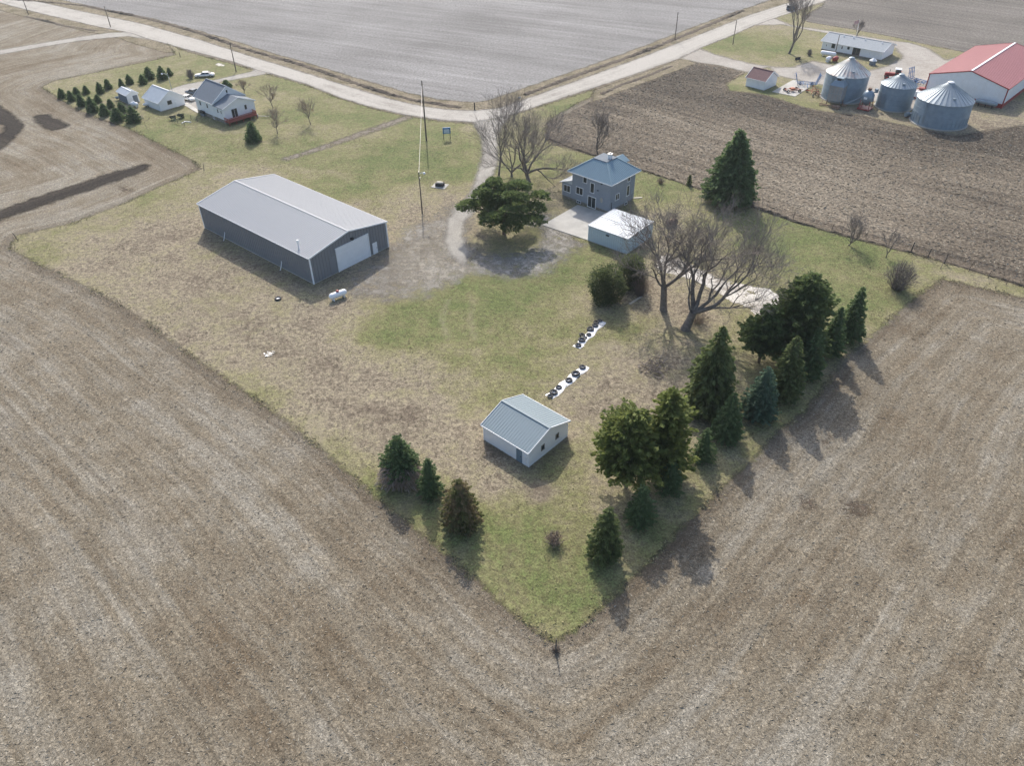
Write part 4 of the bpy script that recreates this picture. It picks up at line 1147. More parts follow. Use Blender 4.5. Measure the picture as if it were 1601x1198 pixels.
# ------------------------------------------------------------------ tyres and plastic strips
def tyre_mb(R0=.42, r=.15):
    b = MB(); n, m = 20, 8
    for i in range(n):
        a = 2 * math.pi * i / n
        for j in range(m):
            q = 2 * math.pi * j / m
            rr = R0 + r * math.cos(q)
            b.v.append((rr * math.cos(a), rr * math.sin(a), r + .85 * r * math.sin(q)))
    for i in range(n):
        for j in range(m):
            b.f.append((i * m + j, ((i + 1) % n) * m + j, ((i + 1) % n) * m + (j + 1) % m, i * m + (j + 1) % m))
    return b
tm = tyre_mb().obj('tyre', 'tyre', None, True)
tyres = [
 ('tyre at the lower end of the upper white strip', 904, 541, .85), ('large tyre second from the lower end of the upper white strip', 909.5, 533, 1.0),
 ('tyre overhanging the left edge of the upper white strip', 910, 525, .8), ('tiny tyre touching the large one on the upper white strip', 915, 529, .5),
 ('flat thin tyre in the middle of the upper white strip', 920.5, 524.5, .7), ('largest tyre near the middle of the upper white strip', 923, 516, 1.0),
 ('dark tyre just above the middle of the upper white strip', 930.5, 510, .85), ('tyre leaning on its neighbour near the top of the upper white strip', 932, 505, .8),
 ('topmost tyre at the far end of the upper white strip', 938, 502.5, .65),
 ('topmost tyre at the far end of the lower white strip', 910.5, 575.5, .85), ('largest tyre with white centre on the lower white strip', 900, 586, 1.1),
 ('tyre in the middle of the lower white strip', 889.5, 596, .9), ('small tyre third from the shed end of the lower white strip', 873.5, 607, .75),
 ('tyre with white centre near the shed end of the lower white strip', 865.5, 615, 1.0), ('tyre at the very shed end of the lower white strip', 860, 621, .75)]
for i, (lb, px, py, sc) in enumerate(tyres):
    o = tm if i == 0 else tm.copy()
    if i: COL.objects.link(o)
    o.location = (*at(px, py), .08); o.scale = (sc, sc, sc); o.rotation_euler = (0.05 * (i % 3), 0.04, i)
    tag(o, lb, 'tyre', 'old tyres weighting the white plastic strips')
    o.name = 'tyre' if i == 0 else 'tyre.%03d' % i
tt = tyre_mb().obj('tyre', 'tyre', None, True); tt.location = (*at(435, 468), .03); tt.scale = (1.0, 1.0, 1.0)
tag(tt, 'lone tyre with pale centre lying in the grass beside the machine shed', 'tyre')
tcn = MB(); tcn.lathe([(.02, .12), (.3, .14)], 12, caps=False); tcn.obj('rim', 'white', tt)
def strip(label, a, b_, w, seed):
    a, b_ = Vector(at(*a)), Vector(at(*b_)); rr = random.Random(seed)
    d = b_ - a; L = d.length; ang = math.atan2(d.y, d.x)
    mb = MB(); n, m = int(L / .25), 7
    for i in range(n + 1):
        for j in range(m + 1):
            wob = .12 * math.sin(i * .5 + seed) + rr.uniform(-.04, .04)
            mb.v.append((L * i / n, (j / m - .5) * w + wob * (1 if j in (0, m) else .3), .05 + .05 * math.sin(i * .9 + j) * rr.random() + (0 if j not in (0, m) else -.04)))
    for i in range(n):
        for j in range(m):
            q = i * (m + 1) + j; mb.f.append((q, q + m + 1, q + m + 2, q + 1))
    o = mb.obj('plastic_strip', 'plastic', None, True); o.location = (a.x, a.y, .03); o.rotation_euler = (0, 0, ang)
    tag(o, label, 'plastic sheet', 'white plastic strips held down by tyres')
strip('upper strip of white plastic film on the grass, crowded with nine tyres', (901, 544), (942, 503), 1.25, 3)
strip('lower strip of white plastic film next to the small shed, carrying six tyres', (859, 622), (916, 573), 1.3, 8)

def debris(name, label, cat, px, py, n, size, mats, seed, flat=True):
    rr = random.Random(seed); t = thing(name, label, cat, at(px, py))
    for k, mt_ in enumerate(mats):
        b = MB()
        for i in range(n):
            a = rr.uniform(0, 6.28); d = rr.random() ** .7 * size; L = rr.uniform(.3, 1.0) * size * .6; q = rr.uniform(0, 6.28)
            p = Vector((math.cos(a) * d, math.sin(a) * d, rr.uniform(.03, .12 if flat else .5)))
            b.bar(p, p + Vector((math.cos(q) * L, math.sin(q) * L, rr.uniform(-.05, .25 if not flat else .06))), rr.uniform(.05, .16) * (1.6 if flat else .7), .05)
        b.obj(['scraps', 'sticks', 'boards'][k % 3], mt_, t)
debris('scrap_heap', 'small silvery heap of scrap in the dead grass left of centre', 'scrap heap', 421, 554, 9, .9, ['chrome', 'palewood'], 5)
debris('brush_pile', 'pile of grey cut branches on the lawn below the big leafless trees', 'brush pile', 1022, 575, 45, 2.2, ['wood', 'twig'], 6, False)
bd = MB(); bd.box(-1.6, 1.6, -.18, .18, .02, .1); bd = bd.obj('plank', 'palewood'); bd.location = (*at(994, 470), .02); bd.rotation_euler = (0, 0, R(45)); tag(bd, 'pale plank lying in the grass beside the right yew bush', 'plank')
bd = MB(); bd.box(-1.3, 1.3, -.2, .2, .02, .12); bd = bd.obj('plank', 'palewood'); bd.location = (*at(994, 310), .02); bd.rotation_euler = (0, 0, R(8)); tag(bd, 'pale plank lying by the right corner of the farmhouse', 'plank')

# ------------------------------------------------------------------ vehicles
def car(label, xy, rot, paint, L=4.7, W=1.85, H=1.42, kind='sedan', name='parked_car', cat='car', group=None):
    t = thing(name, label, cat, xy, rot, group)
    b = MB(); n = 13
    def sec(x, w, z0, z1, k):   # rounded cross-section
        return [(x, -w, z0 + .12), (x, -w * 1.02, (z0 + z1) / 2), (x, -w * .9, z1), (x, 0, z1 + k), (x, w * .9, z1), (x, w * 1.02, (z0 + z1) / 2), (x, w, z0 + .12), (x, 0, z0)]
    xs = [-.5, -.46, -.35, -.2, 0, .15, .3, .42, .48, .5]
    ht_ = {'sedan': [.62, .80, .86, .86, .84, .84, .80, .74, .66, .52], 'suv': [.75, .95, .98, .98, .98, .98, .98, .92, .8, .6]}[kind]
    wd = [.84, .93, 1, 1, 1, 1, 1, .97, .9, .8]
    for x, h_, w_k in zip(xs, ht_, wd): b.v += sec(x * L, W / 2 * w_k, .25, h_, .04)
    for i in range(len(xs) - 1):
        for j in range(8):
            p, q = i * 8 + j, i * 8 + (j + 1) % 8; b.f.append((p, p + 8, q + 8, q))
    b.f.append(tuple(range(8))); b.f.append(tuple(len(b.v) - 8 + k for k in range(8))[::-1])
    b.obj('body', paint, t, True)
    g = MB(); base = .84 if kind == 'sedan' else .97
    x0, x1, x2, x3 = ((-.34, -.20, .06, .20) if kind == 'sedan' else (-.48, -.42, .10, .24))
    w0, w1 = W / 2 * .88, W / 2 * .70
    A = [(x0 * L, -w0, base), (x3 * L, -w0, base), (x3 * L, w0, base), (x0 * L, w0, base)]
    B = [(x1 * L, -w1, H - .04), (x2 * L, -w1, H - .04), (x2 * L, w1, H - .04), (x1 * L, w1, H - .04)]
    g.add(A + B, [(0, 1, 5, 4), (1, 2, 6, 5), (2, 3, 7, 6), (3, 0, 4, 7)]); g.obj('windows', 'glass', t)
    rf = MB(); rf.box(x1 * L - .04, x2 * L + .04, -w1 - .03, w1 + .03, H - .05, H + .01)
    for i in range(4): rf.bar(A[i], B[i], .08)
    rf.bar(((x0 + x3) / 2 * L, -w0, base), ((x1 + x2) / 2 * L, -w1, H - .04), .07); rf.bar(((x0 + x3) / 2 * L, w0, base), ((x1 + x2) / 2 * L, w1, H - .04), .07)
    rf.obj('roof', paint, t)
    for x in (-.31, .31):
        for y in (-1, 1):
            mt_ = Matrix.Translation((x * L, y * (W / 2 - .08), .33)) @ Matrix.Rotation(R(90), 4, 'X')
            w_ = MB(); w_.lathe([(.22, -.11), (.33, -.1), (.33, .1), (.22, .11)], 16, mt_); w_ = w_.obj('wheel', 'tyre', t)
            r_ = MB(); r_.lathe([(.02, .1), (.2, .115)] if y < 0 else [(.2, -.115), (.02, -.1)], 12, mt_); r_.obj('rim', 'chrome', w_)
    for y in (-1, 1):
        h = MB(); h.box(L * .485, L * .505, y * W * .33 - .15, y * W * .33 + .15, .48, .62); h.obj('headlight', 'chrome', t)
        h = MB(); h.box(-L * .505, -L * .49, y * W * .33 - .15, y * W * .33 + .15, .5, .66); h.obj('tail_light', 'red', t)
    return t
car('long white classic sedan parked on the grass above the white house', at(320.6, 119.5), R(188), 'carwhite', 5.4, 1.95, 1.35)
car('white coupe parked on the gravel between the garage and the white house', at(294.5, 156), R(-30), 'carwhite', 4.6, 1.8, 1.3)
car('dark silver sedan parked behind the white coupe', at(302.5, 147), R(150), 'carslate', 4.7, 1.8, 1.42)
car('dark pickup like car driving on the road at the top right', at(1237.5, 15), dirang((1200, 22), (1250, 6)), 'carslate', 4.9, 1.95, 1.75, 'suv', name='moving_car')

def wheel(t, x, y, z, r, w, name='wheel', rim='chrome', ax='X'):
    m_ = Matrix.Translation((x, y, z)) @ Matrix.Rotation(R(90), 4, ax)
    b = MB(); b.lathe([(r * .6, -w/2), (r, -w * .42), (r, w * .42), (r * .6, w/2)], 18, m_); o = b.obj(name, 'tyre', t)
    b = MB(); b.lathe([(.03, -w/2 - .01), (r * .58, -w/2 - .02), (r * .58, w/2 + .02), (.03, w/2 + .01)], 14, m_); b.obj('rim', rim, o)
tr = thing('tractor', 'red tractor with dark cab parked behind the smallest grain bin', 'tractor', at(1398, 124), R(160))
b = MB(); b.box(.2, 2.6, -.45, .45, .9, 1.75); b.box(2.6, 2.75, -.35, .35, .95, 1.6); b.box(-1.2, .3, -.5, .5, .7, 1.3); b.obj('bonnet', 'red', tr)
b = MB(); b.add([(-1.2, -.75, 1.2), (.3, -.75, 1.2), (.3, .75, 1.2), (-1.2, .75, 1.2), (-1.05, -.65, 2.75), (.2, -.65, 2.75), (.2, .65, 2.75), (-1.05, .65, 2.75)], [(0, 1, 5, 4), (1, 2, 6, 5), (2, 3, 7, 6), (3, 0, 4, 7)]); b.obj('cab', 'glass', tr)
b = MB(); b.box(-1.2, .4, -.8, .8, 2.75, 2.92); b.obj('cab_roof', 'white', tr)
b = MB(); b.tube([(1.6, .2, 1.7), (1.6, .2, 2.6)], .06, 8); b.obj('exhaust', 'dark', tr)
for y in (-1.0, 1.0): wheel(tr, -.8, y, .95, .95, .55, rim='red'); wheel(tr, 2.1, y * .9, .6, .6, .4, rim='red')
b = MB()
for y in (-1.0, 1.0): b.box(-1.5, -.1, y - .3, y + .3, 1.9, 1.98)
b.obj('fenders', 'red', tr)

def implement(label, px, py, rot, mat, kind, seed, cat='farm implement', name='farm_implement', sc=1.0):
    rr = random.Random(seed); t = thing(name, label, cat, at(px, py), rot, None); t.scale = (sc, sc, sc)
    if kind == 'cultivator':     # folded wings
        b = MB()
        for y in (-1.6, -.5, .6): b.bar((-2.6, y, .8), (2.6, y, .8), .14)
        for x in (-2.5, -.9, .9, 2.5): b.bar((x, -1.7, .85), (x, .7, .85), .12)
        b.bar((0, -1.6, .8), (0, -4.0, .6), .14)
        b.obj('main_frame', mat, t)
        for sx in (-1, 1):
            b = MB()
            for k in range(4): b.bar((sx * 2.6, -1.5 + k * .7, .9), (sx * 3.3, -1.4 + k * .7, 3.3), .1)
            for z in (1.2, 2.2, 3.2): b.bar((sx * (2.6 + .29 * (z - .9)), -1.6, z), (sx * (2.6 + .29 * (z - .9)), .8, z), .1)
            for k in range(6): b.bar((sx * (2.75 + .1 * k), -1.3 + .4 * k, 1.4 + .3 * k), (sx * (3.3 + .1 * k), -1.5 + .4 * k, 1.2 + .3 * k), .07)
            b.obj('folded_wing', mat, t)
        b = MB()
        for i in range(8): b.bar((-2.4 + i * .68, -.5, .8), (-2.4 + i * .68, -.9, .1), .07)
        b.obj('tines', 'dark', t)
        for x in (-1.6, 1.6): wheel(t, x, .2, .4, .4, .25, ax='X')
    elif kind == 'wagon':
        b = MB(); b.bar((-1.8, -.7, .6), (1.8, -.7, .6), .13); b.bar((-1.8, .7, .6), (1.8, .7, .6), .13)
        for x in (-1.8, 0, 1.8): b.bar((x, -.9, .6), (x, .9, .6), .13)
        b.bar((1.8, 0, .6), (3.0, 0, .4), .1); b.box(-.6, .6, -.5, .5, .65, 1.0); b.obj('chassis', mat, t)
        for x in (-1.6, 1.6):
            for y in (-1, 1): wheel(t, x, y, .42, .42, .25, ax='X')
    else:                         # harrow / rake
        b = MB(); b.bar((-1.5, 0, .6), (1.5, 0, .6), .12); b.bar((-1.4, -.9, .9), (1.4, .9, .9), .1); b.bar((0, -1.4, .5), (0, 1.4, .8), .12); b.bar((0, .4, .6), (0, .4, 1.8), .1); b.bar((0, .4, 1.8), (1.3, -.6, .7), .08); b.obj('main_frame', mat, t)
        b = MB()
        for i in range(7): b.tube([(-1.4 + i * .46, -.2, .6), (-1.3 + i * .46, -.5, .5), (-1.3 + i * .46, -.5, .1)], .04, 5)
        b.obj('tines', 'rust', t)
        for x in (-1.2, 1.2): wheel(t, x, .7, .35, .35, .2, ax='X')
    return t
implement('blue folding cultivator standing beside the concrete implement pad', 1260, 133, R(-12), 'bluepaint', 'cultivator', 1, sc=.95)
implement('low red wagon chassis on four tyres on the concrete implement pad', 1238, 143, R(10), 'orange', 'wagon', 2)
implement('rusty orange rake implement on the grass right of the implement pad', 1269, 146, R(-25), 'orange', 'rake', 3, sc=1.1)
implement('blue folded cultivator between the middle bin and the red roofed barn', 1440, 131, R(-55), 'bluepaint', 'cultivator', 4, sc=1.1)
implement('red implement half hidden right of the smallest grain bin', 1440, 144, R(-20), 'red', 'wagon', 5, sc=1.2)
implement('dark rusty implement parked right of the rake beside the largest bin', 1277, 150, R(60), 'rust', 'rake', 6)
wt_ = thing('water_tote', 'white box tank behind the smallest grain bin', 'tank', at(1428, 152), R(-40))
b = MB(); b.box(-1.3, 1.3, -.7, .7, .4, 1.7); b.obj('tank_box', 'white', wt_)
b = MB(); b.box(-1.4, 1.4, -.8, .8, .1, .4); b.obj('skid', 'red', wt_)
b = MB(); b.lathe([(.2, 1.7), (.2, 1.85)], 12); b.obj('filler_cap', 'dark', wt_)
mo = thing('bin_fan', 'blue grey motor and fan housing at the foot of the squat wide bin', 'fan', at(1417, 183), R(20))
b = MB(); b.lathe([(.5, -.5), (.55, -.3), (.55, .4), (.3, .5)], 14, Matrix.Translation((0, 0, .7)) @ Matrix.Rotation(R(90), 4, 'Y')); b.obj('housing', 'galv', mo)
b = MB(); b.box(.3, 1.5, -.35, .35, .4, .9); b.obj('duct', 'galv', mo)
b = MB(); b.box(-.5, .6, -.4, .4, 0, .2); b.obj('skid', 'rust', mo)
# small playhouse, bench, shrubs in the farmyard
ph = thing('well_house', 'small octagonal blue grey hut with pale pointed roof in front of the ranch house', 'hut', at(1363.5, 101))
b = MB(); b.lathe([(.95, 0), (.95, 1.2)], 6); b.obj('hut_wall', 'slate', ph)
b = MB(); b.lathe([(1.15, 1.2), (.1, 1.9)], 6); b.obj('hut_roof', 'paleroof', ph)
def swing(label, px, py, rot):
    t = thing('garden_bench', label, 'bench', at(px, py), rot)
    b = MB(); b.box(-.9, .9, -.3, .3, .42, .5); b.obj('seat', 'dark', t)
    b = MB(); b.box(-.9, .9, .28, .36, .5, 1.1); b.obj('backrest', 'dark', t)
    for x in (-.85, .85):
        for y in (-.28, .3):
            q = MB(); q.bar((x, y, 0), (x, y, .45), .08); q.obj('leg', 'dark', t)
swing('black garden bench under the tall leafless tree in the farmyard', 1247.5, 95.5, R(20))
fl = thing('flagpole', 'white flagpole with small pale red flag behind the ranch house', 'flagpole', at(1338, 60))
hh = high((1338, 60), 30)
b = MB(); b.tube([(0, 0, 0), (-.3, 0, hh)], .05, 6); b.obj('pole', 'white', fl)
b = MB()
for i in range(5): b.v += [(-.3 - i * .35, .1 * math.sin(i * 1.5), hh - .1 - .08 * i), (-.3 - i * .35, .1 * math.sin(i * 1.5), hh - 1.1 - .08 * i)]
for i in range(4): b.f.append((2 * i, 2 * i + 1, 2 * i + 3, 2 * i + 2))
for i in range(4): b.f.append((2 * i + 2, 2 * i + 3, 2 * i + 1, 2 * i))
b.v += [(x, y + .02, z) for x, y, z in b.v[:10]]
b.f = [(2 * i, 2 * i + 1, 2 * i + 3, 2 * i + 2) for i in range(4)] + [(10 + 2 * i + 2, 10 + 2 * i + 3, 10 + 2 * i + 1, 10 + 2 * i) for i in range(4)]
b.obj('flag', 'flagred', fl)
# neighbour's garden
gf = thing('garden_fence', 'green wire garden enclosure with thin dark posts on the neighbour lawn', 'fence', at(290, 190), R(-35))
gp_ = [(-2.5, -2), (0, -2.1), (2.5, -2), (2.6, 1.5), (0, 1.7), (-2.5, 1.5)]
for x, y in gp_:
    b = MB(); b.bar((x, y, 0), (x, y, 1.3), .07); b.obj('fence_post', 'dark', gf)
b = MB()
for i in range(6):
    p, q = gp_[i], gp_[(i + 1) % 6]
    for z in (.3, .6, .9, 1.2): b.bar((*p, z), (*q, z), .025)
    for k in range(1, 8): b.bar((p[0] + (q[0] - p[0]) * k / 8, p[1] + (q[1] - p[1]) * k / 8, .1), (p[0] + (q[0] - p[0]) * k / 8, p[1] + (q[1] - p[1]) * k / 8, 1.2), .02)
b.obj('wire_mesh', plain('green wire', (.05, .12, .06), .6), gf)
for (px, py, a_, lb) in ((287.5, 191.5, 70, 'upright white plank inside the garden enclosure'), (295, 191, -20, 'white plank on the right inside the garden enclosure')):
    b = MB(); b.box(-.7, .7, -.12, .12, .05, .2); o = b.obj('plank', 'white'); o.location = (*at(px, py), 0); o.rotation_euler = (0, 0, R(a_)); tag(o, lb, 'plank')
def cart(label, px, py, rot, col='dark'):
    t = thing('garden_cart', label, 'cart', at(px, py), rot)
    b = MB(); b.add([(-.5, -.3, .4), (.6, -.3, .4), (.6, .3, .4), (-.5, .3, .4), (-.75, -.5, .85), (.8, -.5, .85), (.8, .5, .85), (-.75, .5, .85)], [(3, 2, 1, 0), (0, 1, 5, 4), (1, 2, 6, 5), (2, 3, 7, 6), (3, 0, 4, 7)]); b.obj('tray', col, t)
    b = MB(); b.bar((-.7, -.4, .7), (-1.5, -.4, .8), .05); b.bar((-.7, .4, .7), (-1.5, .4, .8), .05); b.obj('handles', 'dark', t)
    for y in (-.45, .45): wheel(t, .4, y, .25, .25, .12)
cart('black garden cart left of the wire garden enclosure', 271, 187, R(20)); cart('dark low cart just above the wire garden enclosure', 283, 184, R(-10))
cart('grey cart with pale load beside the tiny shed', 186, 156, R(30), 'galv'); cart('pale cart parked at the left corner of the white garage', 229.5, 167, R(10), 'white')
gr_ = thing('barbecue_grill', 'dark covered grill at the left wall of the white house', 'grill', at(318, 181), R(-42))
b = MB(); b.box(-.7, .7, -.35, .35, .75, 1.0); b.lathe([(.35, -.65), (.35, .65)], 12, Matrix.Translation((0, 0, 1.0)) @ Matrix.Rotation(R(90), 4, 'Y')); b.obj('hood', 'dark', gr_)
b = MB(); b.box(-.65, .65, -.3, .3, .1, .75); b.obj('cabinet', 'slate', gr_)
b = MB(); b.box(-1.5, 1.5, -.12, .12, .3, .42); b.box(-1.55, -1.25, -.3, .3, 0, .8); o = b.obj('red_ramp', 'palewood'); o.location = (*at(411, 183.5), 0); o.rotation_euler = (0, 0, R(-10)); o.name = 'board_stand'; tag(o, 'pale board propped beside the right corner of the red deck', 'board')

# ------------------------------------------------------------------ vegetation
def leafy(name, C, D, Ln, Wd, V, mat, parent, extra=None):
    """one mesh of many needle sprays: C centres, D directions, lengths, widths, V shade value"""
    n = len(C)
    D = D / np.linalg.norm(D, axis=1, keepdims=True)
    rnd = rng.normal(size=(n, 3))
    S = np.cross(D, rnd); S /= np.maximum(np.linalg.norm(S, axis=1, keepdims=True), 1e-6)
    a = C - D * Ln[:, None] * .5; b = C + D * Ln[:, None] * .5
    w = S * Wd[:, None] * .5
    up = rng.normal(size=(n, 3)) * (Wd[:, None] * .25)
    v = np.stack([a - w * .7, C - w + up, b, C + w - up], 1).reshape(-1, 3)   # leaf-shaped quads, creased
    f = np.arange(4 * n).reshape(n, 4)
    vv = V
    if extra is not None:
        ev, ef, es = extra
        f = np.concatenate([f, np.array(ef) + len(v)]); v = np.concatenate([v, np.array(ev)]); vv = np.concatenate([V, np.full(len(ef), es)])
    me = bpy.data.meshes.new(name)
    me.vertices.add(len(v)); me.vertices.foreach_set('co', v.astype(np.float32).ravel())
    me.loops.add(f.size); me.loops.foreach_set('vertex_index', f.ravel().astype(np.int32))
    me.polygons.add(len(f)); me.polygons.foreach_set('loop_start', np.arange(0, f.size, 4, dtype=np.int32))
    me.update(calc_edges=True)
    at_ = me.attributes.new('v', 'FLOAT', 'FACE'); at_.data.foreach_set('value', np.clip(vv, 0, 1).astype(np.float32))
    me.materials.append(M[mat])
    o = bpy.data.objects.new(name, me); COL.objects.link(o)
    if parent is not None: o.parent = parent
    return o

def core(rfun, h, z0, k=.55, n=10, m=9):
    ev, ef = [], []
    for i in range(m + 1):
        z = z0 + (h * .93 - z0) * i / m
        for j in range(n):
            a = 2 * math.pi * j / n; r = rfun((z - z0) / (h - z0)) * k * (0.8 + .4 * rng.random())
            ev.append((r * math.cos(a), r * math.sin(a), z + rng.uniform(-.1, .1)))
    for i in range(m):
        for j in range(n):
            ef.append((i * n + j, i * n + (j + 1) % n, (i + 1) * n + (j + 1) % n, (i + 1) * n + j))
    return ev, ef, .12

def conifer(name, label, xy, h, r, mat='spruce', seed=1, z0=None, shape=.85, droop=-.25, dens=1.0, spray=None, ragged=.18, group=None, dead=0.0, cat='spruce tree', kcore=.6):
    global rng
    rng = np.random.default_rng(seed)
    t = thing(name, label, cat, xy, rng.uniform(0, 6.28), group)
    z0 = .05 * h if z0 is None else z0
    tb = MB(); tb.tube([(0, 0, -.2), (0, 0, h * .5), (0, 0, h * .97)], [h * .018 + .05, h * .011 + .02, .02], 8); tb.obj('trunk', 'bark2', t)
    rf = lambda q: r * (max(0.0, 1 - q) ** shape) * min(1.0, .72 + q * 3.5)
    spray = spray or max(.16, h * .035)
    Cs, Ds, Ls, Ws, Vs = [], [], [], [], []
    levels = int(max(12, h / (.36 + .012 * h)) * 1.3)
    # lopsided lobes so that the outline is uneven
    lobes = [(rng.uniform(0, 6.28), rng.uniform(0.0, .8), rng.uniform(-ragged, ragged * .9)) for _ in range(9)]
    for i in range(levels):
        q = (i + rng.uniform(0, .8)) / levels
        z = z0 + (h - z0) * q
        R0 = rf(q) + .04
        nb = int(max(5, min(16, R0 * 6.5)) * dens)
        a0 = rng.uniform(0, 6.28)
        for b in range(nb):
            a = a0 + 2 * math.pi * b / nb + rng.uniform(-.2, .2)
            k = 1 + rng.normal() * ragged * .55
            for la, lq, lk in lobes:
                dd = math.cos(a - la)
                if dd > .5: k += lk * (dd - .5) * 2 * math.exp(-((q - lq) / .16) ** 2)
            RR = R0 * max(.35, k)
            ns = max(3, int(RR / (spray * .55)))
            ca, sa = math.cos(a), math.sin(a)
            bright = rng.uniform(-.12, .16)
            for s in range(ns):
                u = (s + .9) / ns
                if u < .28 and ns > 4: continue
                rr = RR * u
                zz = z + droop * rr * .55 + .12 * RR * u * u + .0
                m = 3 if u < .75 else 4
                for _ in range(m):
                    side = rng.uniform(-1, 1)
                    wdt = (1.05 - u) * RR * .34 + spray * .25
                    px = ca * rr - sa * side * wdt; py = sa * rr + ca * side * wdt
                    Cs.append((px, py, zz + rng.uniform(-.5, .25) * spray))
                    Ds.append((ca + -sa * side * .8, sa + ca * side * .8, droop + rng.uniform(-.35, .35)))
                    Ls.append(spray * rng.uniform(.9, 1.7)); Ws.append(spray * rng.uniform(.45, .8))
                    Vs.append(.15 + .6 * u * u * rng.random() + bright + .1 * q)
    # leader
    for k in range(8):
        Cs.append((0, 0, h - .05 * k * spray * 3)); Ds.append((rng.normal() * .4, rng.normal() * .4, 1)); Ls.append(spray * 1.5); Ws.append(spray * .4); Vs.append(.5)
    C, D = np.array(Cs), np.array(Ds)
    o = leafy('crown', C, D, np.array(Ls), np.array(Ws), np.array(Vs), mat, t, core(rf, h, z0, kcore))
    return t

def puffs(name, label, xy, pads, mat, seed, trunk, spray=.35, per=260, group=None, cat='pine tree', limbs=True, full=False):
    """round-crowned tree: pads = list of (x, y, z, rx, rz) foliage masses"""
    global rng
    rng = np.random.default_rng(seed)
    t = thing(name, label, cat, xy, 0, group)
    tb = MB()
    tr, th = trunk
    lean = (rng.uniform(-.2, .2), rng.uniform(-.2, .2))
    tb.tube([(0, 0, -.2), (lean[0], lean[1], th * .5), (lean[0] * 1.5, lean[1], th)], [tr, tr * .8, tr * .5], 10)
    if limbs:
        for x, y, z, rx, rz in pads:
            z1 = max(th * .25, min(th * .95, z - math.hypot(x, y) * .45))
            tb.tube([(lean[0], lean[1], z1), (x * .55, y * .55, (z1 + z) / 2 + .1), (x, y, z - rz * .2)], [tr * .35, tr * .22, tr * .08], 6)
    tb.obj('trunk', 'bark2', t)
    Cs, Ds, Ls, Ws, Vs = [], [], [], [], []
    for x, y, z, rx, rz in pads:
        n = int(per * rx * rx / 1.5)
        v = rng.normal(size=(n, 3)); v /= np.linalg.norm(v, axis=1, keepdims=True)
        if not full: v[:, 2] = np.where(v[:, 2] < -.35, -v[:, 2], v[:, 2])
        rad = rng.uniform(.55, 1.0, n) ** .6
        # sub-lumps
        lump = 1 + .22 * np.sin(v[:, 0] * 5 + x * 3) * np.sin(v[:, 1] * 5 + y * 2) * np.cos(v[:, 2] * 4 + z) + rng.normal(size=n) * .07
        c = v * (rad * lump)[:, None] * np.array([rx, rx, rz]) + np.array([x, y, z])
        Cs.append(c); Ds.append(v * np.array([1, 1, .8]) + rng.normal(size=(n, 3)) * .45 + np.array([0, 0, .25]))
        Ls.append(spray * rng.uniform(.8, 1.5, n)); Ws.append(spray * rng.uniform(.4, .75, n))
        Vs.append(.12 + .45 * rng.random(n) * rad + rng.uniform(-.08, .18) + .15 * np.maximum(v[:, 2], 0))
    leafy('crown', np.concatenate(Cs), np.concatenate(Ds), np.concatenate(Ls), np.concatenate(Ws), np.concatenate(Vs), mat, t)
    return t

def dome_pads(n, R0, z0, z1, rx, rz, seed, shape='dome'):
    rr = random.Random(seed); out = []
    for i in range(n):
        q = (i + .5) / n
        z = z0 + (z1 - z0) * q
        Rz = R0 * math.sqrt(max(.02, 1 - (q * .97) ** 2.0)) if shape == 'dome' else R0 * (1 - q) ** .6
        a = i * 2.399 + rr.uniform(-.3, .3)
        d = Rz * rr.uniform(.62, 1.0) if i % 4 else Rz * rr.uniform(0, .4)
        k = rr.uniform(.8, 1.25)
        out.append((math.cos(a) * d, math.sin(a) * d, z + rr.uniform(-.25, .25), rx * k * (1 - .25 * q), rz * k))
    return out

# --- evergreens around the lot : (base), top y, half width px
def sp(label, base, ty, hw, mat='spruce', seed=1, name='spruce_tree', cat='spruce tree', **kw):
    h = high(base, ty) * .97
    return conifer(name, label, at(*base), h, hw * 1.04 * mpp(base), mat, seed, cat=cat, **kw)
sp('tallest dark spruce standing at the tilled field edge right of the farmhouse', (1139, 316), 198, 37, 'spruce', 11, shape=.62, ragged=.25, z0=.6, group=None)
sp('loose tall spruce with drooping branches, nearest the big leafless trees', (1106, 640), 505, 42, 'cedar', 12, shape=.75, droop=-.55, ragged=.3, dens=.8, kcore=.4)
sp('dense dark spruce at the foot of the loose tall spruce', (1133, 688), 612, 24, 'spruce', 13, shape=.6)
sp('broad blue green spruce between two darker spruces in the windbreak', (1183, 652), 572, 27, 'bluespruce', 14, shape=.55)
sp('tall pointed spruce in front of the broad dark pine', (1222, 622), 523, 27, 'cedar', 15, shape=.62)
sp('narrow dark spruce just right of the broad dark pine trunk', (1260, 588), 510, 23, 'spruce', 16, shape=.6)
sp('dark spruce second from the right end of the windbreak', (1295, 553), 478, 22, 'spruce', 17, shape=.62)
sp('neat conical spruce at the far right end of the windbreak', (1324, 531), 447, 22, 'spruce', 18, shape=.6)
sp('small pointed spruce standing alone in a gap of the windbreak', (1097, 719), 668, 20, 'spruce', 19, shape=.65)
sp('low dark spruce tucked under the right side of the yellow green pines', (1045, 769), 716, 23, 'spruce', 20, shape=.6)
sp('round dark spruce between the yellow green pine and the field', (998, 819), 756, 24, 'spruce', 21, shape=.58)
sp('olive cedar nearest the camera at the lower end of the windbreak', (945, 870), 792, 28, 'cedar', 22, name='cedar_tree', cat='cedar tree', shape=.5)
sp('dark dense spruce in the middle of the three left lawn evergreens', (674, 774), 715, 23, 'spruce', 23, shape=.6)
sp('half dead brown and yellow spruce, rightmost of the three left lawn evergreens', (722, 820), 748, 32, 'brownspruce', 24, shape=.5, ragged=.3)
sp('tiny dark cedar at the tilled field edge left of the tallest spruce', (1077, 290), 273, 4, 'cedar', 25, name='cedar_tree', cat='cedar tree', shape=.4)
